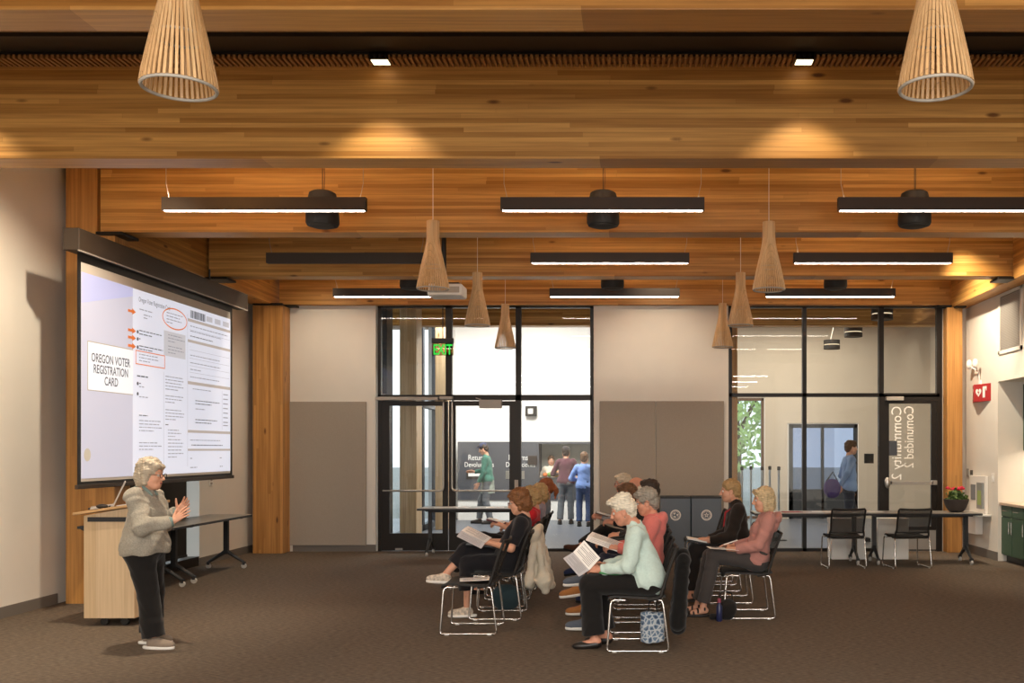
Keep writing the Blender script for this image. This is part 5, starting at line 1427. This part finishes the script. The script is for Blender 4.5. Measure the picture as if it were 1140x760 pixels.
# left group
flower = mat('flowered cream canvas', '#cdbfae', 0.8, var=0.35, scale=45)
person('person in a black outfit with auburn hair and flowered shoes, legs crossed, reading', -1.36, 9.62, 180, sit(
    s=0.94, hs=0.98, pel=(-0.10, 0, 0.555), neck=(-0.255, 0, 0.975), head=(-0.20, 0, 1.125), hpitch=0.18, fat=1.12,
    kneeL=(0.30, 0.10, 0.53), ankL=(0.30, 0.10, 0.095), toeL=(1, 0.1, 0), kneeR=(0.32, 0.02, 0.655), ankR=(0.51, 0.10, 0.425), toeR=(0.92, 0.1, 0.06),
    handL=((0.06, 0.14, 0.735), (0.95, -0.35, 0.05), (0, -0.4, -1), grip), handR=((0.12, -0.06, 0.74), (0.9, 0.3, 0.15), (0, 0.5, -0.6), grip),
    poleL=(-0.5, 0.5, -0.7), hair=('fluffy', H_['auburn']), glasses=mat('red brown glasses', '#5a2420', 0.3),
    top=(navy, 'elbow', -0.6), sleeve_w=1.12, legs=(navy, 0.60, 1.5), shoes=(flower, M['white_gloss'], 'sneaker')))
person('blond person in a red top in the left group, looking down', -1.42, 11.1, 180, sit(
    h=0.011, hh=0.006, hf=0.004, neck=(-0.26, 0, 0.965), head=(-0.21, 0, 1.105), hpitch=0.45, kneeR=(0.33, -0.03, 0.64), ankR=(0.5, 0.02, 0.36), toeR=(0.9, 0, -0.2),
    handL=((0.12, 0.10, 0.80), (0.9, -0.3, 0.15), (0, -0.5, -0.8), grip), handR=((0.12, -0.10, 0.80), (0.9, 0.3, 0.15), (0, 0.5, -0.8), grip),
    hair=('bob', H_['ashblond']), top=(cl('red knit', '#c0242c'), 'elbow', -0.1), legs=(blk, 0.95, 1.1), shoes=(blk, blk, 'flat')))
person('ash blond person in a lavender grey top, second farthest in the left group', -1.42, 11.85, 180, sit(
    h=0.012, hh=0.006, hf=0.004, neck=(-0.255, 0, 0.975), head=(-0.235, 0, 1.115), hpitch=0.2,
    handL=((0.12, 0.10, 0.70), (0.9, -0.3, 0.1), (0, -0.5, -0.8), grip), handR=((0.12, -0.10, 0.70), (0.9, 0.3, 0.1), (0, 0.5, -0.8), grip),
    hair=('bob', H_['ashblond']), top=(cl('lavender grey', '#a39aa6'), 'elbow', -0.1), legs=(blk, 0.95, 1.1), shoes=(blk, blk, 'flat')))
person('person with auburn ponytail farthest in the left group', -1.42, 12.6, 180, sit(
    h=0.012, hh=0.006, hf=0.004, neck=(-0.25, 0, 1.0), head=(-0.24, 0, 1.15), hpitch=0.1,
    handL=((0.12, 0.10, 0.70), (0.9, -0.3, 0.1), (0, -0.5, -0.8), grip), handR=((0.12, -0.10, 0.70), (0.9, 0.3, 0.1), (0, 0.5, -0.8), grip),
    hair=('ponytail', H_['ginger']), top=(cl('grey blue top', '#7e8590'), 'elbow', -0.1), legs=(blk, 0.95, 1.1), shoes=(blk, blk, 'flat')))
# middle row
person('white haired person in a mint shirt and black trousers, nearest in the middle row', 0.015, 8.14, 180, sit(
    s=0.97, hs=0.98, h=0.007, pel=(-0.085, 0, 0.56), neck=(0.02, 0, 1.005), head=(0.125, 0, 1.135), hpitch=0.30, fat=1.16,
    kneeL=(0.40, 0.11, 0.535), kneeR=(0.38, -0.10, 0.535), ankL=(0.36, 0.10, 0.09), ankR=(0.27, -0.09, 0.09), toeL=(1, 0.05, -0.05), toeR=(1, -0.1, 0),
    handL=((0.31, 0.14, 0.655), (0.92, -0.25, 0.10), (0.1, -0.7, -0.5), grip), handR=((0.29, -0.08, 0.665), (0.92, 0.25, 0.12), (0.1, 0.7, -0.5), grip),
    poleL=(-0.55, 0.45, -0.7), hair=('pixie', H_['white']), earring=True, skin='skin2', top=(cl('mint linen', '#c4d8d0', 0.05, 0.2, 60), 'long', -0.6), topname='shirt', sleeve_w=1.22, wr=0.011, collar=0.05,
    legs=(blk, 0.93, 1.8), shoes=(mat('black flat shoe', '#1c1917', 0.4), blk, 'flat')))
person('grey haired person in a coral hoodie with grey slip-on shoes, second in the middle row', 0.015, 8.95, 180, sit(
    s=0.98, hs=1.0, pel=(-0.12, 0, 0.56), neck=(-0.135, 0, 1.03), head=(-0.08, 0, 1.165), hpitch=0.22, fat=1.08, female=False,
    kneeL=(0.38, 0.12, 0.54), ankL=(0.47, 0.10, 0.10), toeL=(1, 0.1, 0), kneeR=(0.31, -0.26, 0.60), ankR=(0.50, 0.07, 0.50), toeR=(0.88, 0.30, -0.02),
    handL=((0.18, 0.15, 0.755), (0.9, -0.3, 0.1), (0, -0.5, -0.8), grip), handR=((0.2, -0.12, 0.755), (0.9, 0.3, 0.1), (0, 0.5, -0.8), grip),
    hair=('short', H_['grey']), glasses=glb, skin='skin2', hood=True, top=(cl('coral fleece', '#d5776f'), 'long', -0.12), topname='hoodie', sleeve_w=1.2,
    legs=(cl('dark denim', '#23283a'), 0.95, 1.15), shoes=(cl('grey canvas', '#5d6470'), M['white_gloss'], 'sneaker')))
person('brown haired person with glasses and tan sneakers, third in the middle row, legs crossed', 0.015, 9.72, 180, sit(
    h=0.010, hh=0.005, pel=(-0.11, 0, 0.555), neck=(0.02, 0, 1.04), head=(0.105, 0, 1.185), hpitch=0.15,
    kneeL=(0.42, 0.10, 0.53), ankL=(0.53, 0.10, 0.10), toeL=(1, 0.1, 0), kneeR=(0.44, 0.0, 0.645), ankR=(0.60, 0.12, 0.29), toeR=(0.95, 0.1, -0.12),
    handL=((0.30, 0.13, 0.72), (0.9, -0.3, 0.1), (0, -0.5, -0.8), grip), handR=((0.30, -0.1, 0.72), (0.9, 0.3, 0.1), (0, 0.5, -0.8), grip),
    hair=('bob', H_['brown']), glasses=glb, top=(cl('dark green cardigan', '#2b2d2b'), 'long', -0.1), legs=(cl('navy trousers', '#1f2330'), 0.80, 1.1), shoes=(cl('tan suede', '#a9703f'), M['white_gloss'], 'sneaker')))
person('dark haired person with blue shoes, fourth in the middle row', 0.015, 10.5, 180, sit(
    h=0.012, hh=0.006, hf=0.004, pel=(-0.12, 0, 0.555), neck=(-0.16, 0, 1.06), head=(-0.13, 0, 1.205), hpitch=0.1,
    kneeL=(0.38, 0.10, 0.53), ankL=(0.48, 0.10, 0.10), kneeR=(0.42, 0.0, 0.64), ankR=(0.62, 0.05, 0.40), toeR=(0.95, 0.05, -0.15),
    handL=((0.2, 0.12, 0.72), (0.9, -0.3, 0.1), (0, -0.5, -0.8), grip), handR=((0.2, -0.1, 0.72), (0.9, 0.3, 0.1), (0, 0.5, -0.8), grip),
    hair=('short', H_['dark']), top=(cl('charcoal sweater', '#2f2c2c'), 'long', -0.1), legs=(cl('black jeans', '#1c1c22'), 0.9, 1.1), shoes=(cl('blue canvas', '#27304e'), blk, 'sneaker')))
person('balding white haired person in black trousers with brown shoes, fifth in the middle row', 0.015, 11.3, 180, sit(
    h=0.012, hh=0.006, hf=0.004, female=False, pel=(-0.11, 0, 0.56), neck=(-0.03, 0, 1.06), head=(0.02, 0, 1.205), hpitch=0.15, skin='skin2',
    kneeL=(0.38, 0.10, 0.53), ankL=(0.60, 0.10, 0.10), kneeR=(0.40, -0.06, 0.70), ankR=(0.66, 0.10, 0.54), toeR=(0.9, 0.1, 0.2),
    handL=((0.28, 0.12, 0.80), (0.9, -0.3, 0.2), (0, -0.5, -0.8), grip), handR=((0.28, -0.1, 0.80), (0.9, 0.3, 0.2), (0, 0.5, -0.8), grip),
    hair=('bald', H_['white']), top=(cl('black sweater', '#232122'), 'long', -0.1), legs=(blk, 0.92, 1.2), shoes=(cl('brown leather', '#4a2f22'), blk, 'sneaker')))
person('grey haired person with dark glasses farthest in the middle row, holding a brown notebook', 0.015, 12.1, 180, sit(
    h=0.012, hh=0.006, hf=0.004, pel=(-0.05, 0, 0.56), neck=(0.12, 0, 1.07), head=(0.18, 0, 1.225), hpitch=0.1, skin='skin2',
    kneeL=(0.42, 0.10, 0.53), ankL=(0.45, 0.10, 0.10), kneeR=(0.42, -0.1, 0.53), ankR=(0.42, -0.1, 0.10),
    handL=((0.44, 0.08, 0.80), (0.9, -0.1, 0.3), (0, -0.7, -0.6), grip), handR=((0.42, -0.1, 0.80), (0.9, 0.3, 0.2), (0, 0.5, -0.8), grip),
    hair=('short', H_['pale']), glasses=glb, top=(cl('grey shirt', '#8b8c90'), 'long', -0.1), legs=(blk, 0.95, 1.1), shoes=(blk, blk, 'flat')))
# right row
person('blond person in a dusty pink hoodie and dark grey trousers, seated right of the others', 1.10, 9.67, 180, sit(
    s=0.95, hs=0.99, h=0.007, pel=(-0.10, 0, 0.555), neck=(-0.215, 0, 1.005), head=(-0.17, 0, 1.148), hpitch=0.08,
    kneeL=(0.33, 0.07, 0.61), kneeR=(0.36, -0.07, 0.58), ankL=(0.44, 0.09, 0.09), ankR=(0.48, -0.10, 0.09), toeL=(1, 0.1, 0), toeR=(1, -0.1, 0),
    handL=((0.12, 0.12, 0.665), (0.9, -0.35, 0.05), (0.1, -0.5, -0.7), grip), handR=((0.12, -0.12, 0.675), (0.9, 0.3, 0.1), (0, 0.4, -0.8), flat),
    hair=('bob', H_['blond']), hood=True, top=(cl('dusty pink jersey', '#b98379'), 'long', -0.6), topname='hoodie', sleeve_w=1.15, wr=0.009,
    legs=(cl('dark grey trousers', '#474240'), 0.90, 1.25), shoes=(mat('black sandal strap', '#1f1b1a', 0.5), blk, 'sandal')))
person('person in a dark fleece with a red lanyard and tied back blond hair', 1.0, 10.62, 180, sit(
    s=1.0, hs=1.0, h=0.008, pel=(-0.12, 0, 0.56), neck=(-0.10, 0, 1.045), head=(-0.03, 0, 1.195), hpitch=0.05, fat=1.15,
    kneeL=(0.36, 0.10, 0.56), kneeR=(0.34, -0.10, 0.55), ankL=(0.41, 0.10, 0.09), ankR=(0.42, -0.10, 0.09),
    handL=((0.20, 0.12, 0.66), (0.9, -0.35, 0.05), (0.1, -0.4, -0.8), flat), handR=((0.20, -0.10, 0.66), (0.9, 0.3, 0.05), (0, 0.4, -0.8), flat),
    hair=('tied', H_['ashblond']), lanyard=mat('red lanyard', '#b5202a', 0.6), top=(cl('dark brown fleece', '#2a231e'), 'long', -0.14), topname='fleece_jacket', sleeve_w=1.25, collar=0.06,
    legs=(cl('charcoal trousers', '#2c2826'), 0.92, 1.2), shoes=(mat('dark sandal strap', '#22201f', 0.5), blk, 'sandal')))
# people beyond the glass
FAR = dict(h=0.012, hh=0.007, hf=0.005)
def stand(**k):
    b = dict(pel=(0, 0, 0.96), neck=(0, 0, 1.47), head=(0.03, 0, 1.63), kneeL=(0.03, 0.1, 0.52), kneeR=(0.03, -0.1, 0.52), ankL=(0, 0.1, 0.09), ankR=(0, -0.1, 0.09), toeL=(1, 0.1, 0), toeR=(1, -0.1, 0), female=False, s=1.05, hs=1.0)
    b.update(FAR); b.update(k); return b
jeans = cl('grey jeans', '#6d7176')
person('person in a dark cap and green sweater walking before the charcoal wall beyond the door', at(543, 0, 21.5).x, 21.5, 180, stand(
    pel=(0, 0, 0.97), neck=(0.03, 0, 1.50), head=(0.10, 0, 1.66), hpitch=0.35, handL=((0.18, 0.20, 0.86), (0.5, 0, -0.85), (0, -1, 0), flat), handR=((0.32, -0.14, 1.15), (0.95, 0.1, 0.1), (0, 0.6, -0.6), flat),
    kneeR=(0.16, -0.1, 0.52), ankR=(0.20, -0.1, 0.09), ankL=(-0.08, 0.1, 0.09), hair=('short', H_['dark']), cap=cl('navy cap', '#39415f'), top=(cl('green sweater', '#46786a'), 'long', -0.1), coat=(cl('pale long shirt', '#9fa79c'), 0.30), legs=(jeans, 0.96, 1.2), shoes=(cl('dark shoe', '#3a3634'), blk, 'sneaker')))
person('person in a dark cap, maroon sweater and grey jeans at the hatch, seen from behind', at(630, 0, 21.4).x, 21.4, 92, stand(
    pel=(0, 0, 0.93), neck=(0.03, 0, 1.43), head=(0.08, 0, 1.585), handL=((0.28, 0.2, 1.10), (0.9, 0, 0.1), (0, -1, 0), flat), handR=((0.26, -0.2, 1.12), (0.9, 0, 0.1), (0, 1, 0), flat),
    ankL=(-0.02, 0.13, 0.09), ankR=(0.06, -0.11, 0.09), hair=('short', H_['dark']), cap=cl('black cap', '#2b2a33'), top=(cl('maroon sweater', '#5e3a44'), 'long', -0.1), legs=(jeans, 0.96, 1.2), shoes=(cl('dark boot', '#3a3634'), blk, 'sneaker')))
person('person in a blue shirt and jeans beside the maroon sweater, seen from behind', at(650, 0, 20.8).x, 20.8, 85, stand(
    s=0.98, pel=(0, 0, 0.86), neck=(0.02, 0, 1.32), head=(0.06, 0, 1.465), kneeL=(0.03, 0.1, 0.48), kneeR=(0.03, -0.1, 0.48), handL=((0.22, 0.2, 1.0), (0.9, 0, 0.1), (0, -1, 0), flat), handR=((0.2, -0.2, 1.30), (0.6, 0, 0.8), (0, 1, 0), flat),
    hair=('short', H_['brown']), top=(cl('light blue shirt', '#7f9bd6'), 'long', -0.12), legs=(cl('blue jeans', '#4a5a80'), 0.96, 1.2), shoes=(cl('dark shoe', '#3a3634'), blk, 'sneaker')))
person('person in a cream top serving behind the hatch counter', at(613.5, 0, 22.9).x, 22.92, -80, stand(
    s=0.92, hs=0.92, pel=(-0.02, 0, 0.82), neck=(-0.01, 0, 1.24), head=(0.01, 0, 1.385), kneeL=(0.02, 0.1, 0.44), kneeR=(0.02, -0.1, 0.44), ankL=(-0.02, 0.1, 0.09), ankR=(-0.02, -0.1, 0.09), handL=((0.14, 0.2, 0.93), (0.7, -0.2, -0.1), (0, 0, -1), flat), handR=((0.14, -0.2, 0.93), (0.7, 0.2, -0.1), (0, 0, -1), flat),
    female=True, hair=('short', H_['brown']), top=(cl('cream top', '#e2d6c4'), 'long', -0.1), legs=(blk, 0.96, 1.1), shoes=(blk, blk, 'flat')))
person('person in a blue shirt walking past beyond the right glass, carrying a purple bag', at(944, 0, 17.0).x, 17.0, 8, stand(
    pel=(0, 0, 0.98), neck=(0.02, 0, 1.52), head=(0.06, 0, 1.68), handL=((0.12, 0.24, 0.98), (0.4, 0, -0.9), (0, -1, 0), flat), handR=((-0.22, -0.22, 1.02), (-0.2, 0, -0.95), (0, 1, 0), grip),
    kneeL=(0.14, 0.1, 0.53), ankL=(0.26, 0.1, 0.11), kneeR=(-0.03, -0.1, 0.52), ankR=(-0.2, -0.1, 0.11), hair=('short', H_['brown']), top=(cl('sky blue shirt', '#8ba4cc'), 'long', -0.1), legs=(cl('dark slacks', '#3a3d48'), 0.96, 1.2), shoes=(cl('dark shoe', '#3a3634'), blk, 'sneaker')))

# ------------------------------------------------------------------ things held, hung or stood near the people
sheet('paper_sheet', 'white sheet on the lap of the blond person in the dusty pink hoodie', (0.86, 9.58, 0.672), (0.15, 0.02, -0.012), (-0.01, 0.105, 0.0))
o = sheet('notebook', 'dark notebook with white page on the lap of the person in the dark fleece', (0.66, 10.57, 0.668), (0.105, 0.0, -0.02), (0.0, 0.13, 0.0), M['paper'], 'notebook', 0.012, lines=False)
MB().slab([(0.54, 10.42, 0.668), (0.785, 10.42, 0.63), (0.785, 10.73, 0.63), (0.54, 10.73, 0.668)], 0.008).build('cover', M['table_edge'], o)
def booklet(label, A, B_, wa, wb, m1, m2):
    A, B_, wa, wb = map(Vector, (A, B_, wa, wb))
    t = thing('booklet', label, 'booklet', tuple((A+B_)/2))
    for w_, m_, nm in ((wa, m1, 'page'), (wb, m2, 'page')):
        p = MB().slab([A, B_, B_+w_, A+w_], 0.003).build(nm, m_, t)
        n = (B_-A).cross(w_).normalized()
        mb = MB()
        for k in (1, -1):
            for i in range(8):
                s = 0.12+0.1*i
                a = A+(B_-A)*0.1+w_*s+n*0.0026*k; e = A+(B_-A)*(0.9 if i % 3 else 0.5)+w_*s+n*0.0026*k
                mb.face([a, e, e+w_*0.03, a+w_*0.03])
        mb.build('printed_text', M['ink'], p, fix=False)
    return t
booklet('open white booklet in the hands of the person in the mint shirt', (-0.385, 7.99, 0.655), (-0.528, 8.16, 0.785), (0.09, 0.05, 0.095), (-0.08, -0.06, -0.045), M['paper'], M['paper_grey'])
booklet('open booklet in the hands of the person in the coral hoodie', (-0.10, 8.80, 0.745), (-0.44, 8.92, 0.855), (0.03, 0.19, 0.02), (-0.02, -0.05, -0.035), M['paper'], M['paper'])
booklet('open papers in the hands of the person in the black outfit', (-1.46, 9.42, 0.745), (-1.71, 9.50, 0.855), (0.03, 0.2, 0.03), (-0.03, -0.08, -0.05), M['paper'], M['paper_grey'])
o = MB().slab([(-1.66, 9.46, 0.72), (-1.40, 9.46, 0.70), (-1.40, 9.68, 0.70), (-1.66, 9.68, 0.72)], 0.012).build('clipboard', M['table_edge']); tag(o, 'dark clipboard under the papers of the person in the black outfit', 'clipboard')
o = MB().slab([(-0.50, 11.95, 0.865), (-0.26, 11.95, 0.80), (-0.26, 12.2, 0.80), (-0.50, 12.2, 0.865)], 0.014).build('notebook', mat('brown notebook', '#6a4632', 0.6)); tag(o, 'brown notebook held by the grey haired person farthest in the middle row', 'notebook')
MB().slab([(-0.485, 11.96, 0.873), (-0.27, 11.96, 0.813), (-0.27, 12.19, 0.813), (-0.485, 12.19, 0.873)], 0.006).build('page', M['paper'], o)
o = MB().slab([(-1.70, 11.0, 0.855), (-1.50, 11.0, 0.80), (-1.50, 11.2, 0.80), (-1.70, 11.2, 0.855)], 0.014).build('folder', mat('dark red folder', '#5c1d22', 0.6)); tag(o, 'dark red folder held by the person in the red top', 'folder')
MB().slab([(-1.69, 11.01, 0.866), (-1.505, 11.01, 0.813), (-1.505, 11.19, 0.813), (-1.69, 11.19, 0.866)], 0.004).build('page', M['paper'], o)
o = MB().tube([(-0.30, 7.95, 0.640), (-0.215, 7.97, 0.625), (-0.12, 7.99, 0.622)], 0.008, 8).build('marker_pen', mat('green marker', '#3d8a4c', 0.5)); tag(o, 'green marker on the lap of the person in the mint shirt', 'pen')
t = thing('pen', 'pale pen in the hand of the blond person in the dusty pink hoodie', 'pen', (0.93, 9.55, 0.73))
MB().tube([(0.86, 9.52, 0.715), (1.0, 9.56, 0.755)], 0.006, 8).build('barrel', M['white_gloss'], t)
MB().tube([(0.845, 9.516, 0.711), (0.86, 9.52, 0.715)], [0.001, 0.005], 8).build('tip', M['steel'], t)
def draped(name, label, cat, m, prims, amp=0.008, freq=24, h=0.012, group=None):
    root = thing(name, label, cat, w=False)
    np_mesh('fabric', [grow(prims, h, amp=amp, freq=freq, seed=4)], m, root)
    return root
cream = cl('cream coat cloth', '#e6dcc6', 0.08)
t = draped('hung_coat', 'cream coat hung over the back of an empty chair in the left group', 'coat', cream, [
    ell((-1.035, 10.36, 0.80), (0.045, 0.22, 0.055), None, 0.03)]+[cone((-1.05, 10.14+0.052*i, 0.79), ((-1.12, -0.95, -1.06, -0.92)[i % 4], 10.10+0.062*i, (0.24, 0.18, 0.30, 0.22, 0.20, 0.27)[i % 6]), 0.042, 0.048, 0.012) for i in range(9)]
    +[ell((-0.97, 10.14, 0.27), (0.085, 0.06, 0.10), None, 0.03)], amp=0.010, freq=30, h=0.010)
puff = cl('black quilted nylon', '#121110', 0.1)
pr = [cone((0.395, 8.02, 0.75), (0.345, 8.06, 0.20), 0.050, 0.066, 0.04), cone((0.395, 8.16, 0.77), (0.355, 8.17, 0.16), 0.052, 0.070, 0.04), cone((0.395, 8.30, 0.75), (0.345, 8.28, 0.20), 0.050, 0.062, 0.04)]
for i, z in enumerate((0.72, 0.63, 0.54, 0.45, 0.36, 0.27)):
    pr.append(ell((0.398-0.009*i, 8.16, z), (0.064+0.002*i, 0.20-0.008*i, 0.042), None, 0.03))
draped('quilted_vest', 'black quilted vest hung on the chair of the person in the mint shirt', 'jacket', puff, pr, 0.004, 30, 0.010)
def pattern():
    m, nt, b = new_mat('blue patterned cotton')
    tc = N(nt, 'ShaderNodeTexCoord'); v = N(nt, 'ShaderNodeTexVoronoi', _feature='DISTANCE_TO_EDGE'); v.inputs['Scale'].default_value = 26
    nt.links.new(tc.outputs['Object'], v.inputs['Vector'])
    r = N(nt, 'ShaderNodeValToRGB'); r.color_ramp.interpolation = 'CONSTANT'
    r.color_ramp.elements[0].color = lin('#aeb4b8'); r.color_ramp.elements[1].position = 0.10; r.color_ramp.elements[1].color = lin('#5d7186')
    e = r.color_ramp.elements.new(0.30); e.color = lin('#33425a')
    nt.links.new(v.outputs['Distance'], r.inputs[0]); nt.links.new(r.outputs[0], b.inputs['Base Color']); b.inputs['Roughness'].default_value = 0.9
    return m
t = draped('patterned_bag', 'blue patterned cloth bag under the chair of the person in the mint shirt', 'bag', pattern(), [
    cone((0.085, 8.13, 0.0), (0.075, 8.13, 0.34), 0.045, 0.04, 0.03, clip=[((0, 0, 0.045), (0, 0, -1)), ((0, 0, 0.285), (0, 0, 1))]), cone((0.14, 8.13, 0.0), (0.14, 8.13, 0.34), 0.055, 0.05, 0.05, clip=[((0, 0, 0.045), (0, 0, -1)), ((0, 0, 0.28), (0, 0, 1))]), cone((0.195, 8.13, 0.0), (0.205, 8.13, 0.34), 0.045, 0.04, 0.03, clip=[((0, 0, 0.045), (0, 0, -1)), ((0, 0, 0.285), (0, 0, 1))])], 0.003, 40, 0.007)
MB().tube([(0.10, 8.13, 0.27), (0.11, 8.13, 0.36), (0.13, 8.12, 0.41), (0.15, 8.12, 0.41), (0.17, 8.13, 0.36), (0.18, 8.13, 0.27)], 0.007, 8).build('handle', M['blk_plastic'], t, smooth=1)
t = draped('handbag', 'black handbag on the floor under the chair of the dusty pink hoodie person', 'bag', cl('black bag leather', '#211e1d'), [
    ell((0.89, 9.42, 0.10), (0.09, 0.07, 0.10), None, 0.03, clip=((0, 0, 0.005), (0, 0, -1))), cone((0.74, 9.4, 0.03), (0.9, 9.42, 0.03), 0.03, 0.03, 0.03, clip=((0, 0, 0.003), (0, 0, -1)))], 0.004, 40, 0.008)
MB().tube([(0.83, 9.42, 0.17), (0.81, 9.4, 0.25), (0.86, 9.41, 0.28), (0.93, 9.43, 0.25), (0.94, 9.43, 0.16)], 0.007, 8).build('handle', M['blk_plastic'], t, smooth=1)
t = thing('water_bottle', 'small dark blue bottle standing against the black handbag', 'bottle', (0.80, 9.32, 0))
MB().lathe([(0.026, 0.0), (0.03, 0.006), (0.03, 0.14), (0.016, 0.165), (0.015, 0.18)], (0.80, 9.32, 0.0), 18).build('body', mat('dark blue bottle', '#252c52', 0.3), t, smooth=0.8)
MB().lathe([(0.018, 0.18), (0.018, 0.215), (0.012, 0.22)], (0.80, 9.32, 0.0), 16).build('cap', mat('pink cap', '#9a4458', 0.4), t, smooth=0.8)
t = draped('tote_bag', 'dark teal bag on the floor under the second chair of the left group', 'bag', cl('dark teal canvas', '#2c3d42'), [
    ell((-1.33, 9.95, 0.13), (0.15, 0.08, 0.14), None, 0.03, clip=((0, 0, 0.005), (0, 0, -1)))], 0.006, 30, 0.010)
MB().tube([(-1.42, 9.95, 0.24), (-1.40, 9.93, 0.36), (-1.30, 9.93, 0.38), (-1.24, 9.95, 0.24)], 0.01, 8).build('handle', M['blk_plastic'], t, smooth=1)
t = draped('shoulder_bag', 'purple shoulder bag carried by the walking person beyond the right glass', 'bag', cl('purple bag', '#5b4a80'), [
    ell((at(926, 0, 16.72).x, 16.70, 0.98), (0.15, 0.07, 0.17), None, 0.03)], 0.005, 30, 0.012)
MB().tube([(at(926, 0, 16.72).x-0.1, 16.7, 1.1), (at(926, 0, 16.72).x+0.02, 16.72, 1.26), (at(926, 0, 16.72).x+0.1, 16.72, 1.1)], 0.012, 8).build('strap', M['blk_plastic'], t, smooth=1)
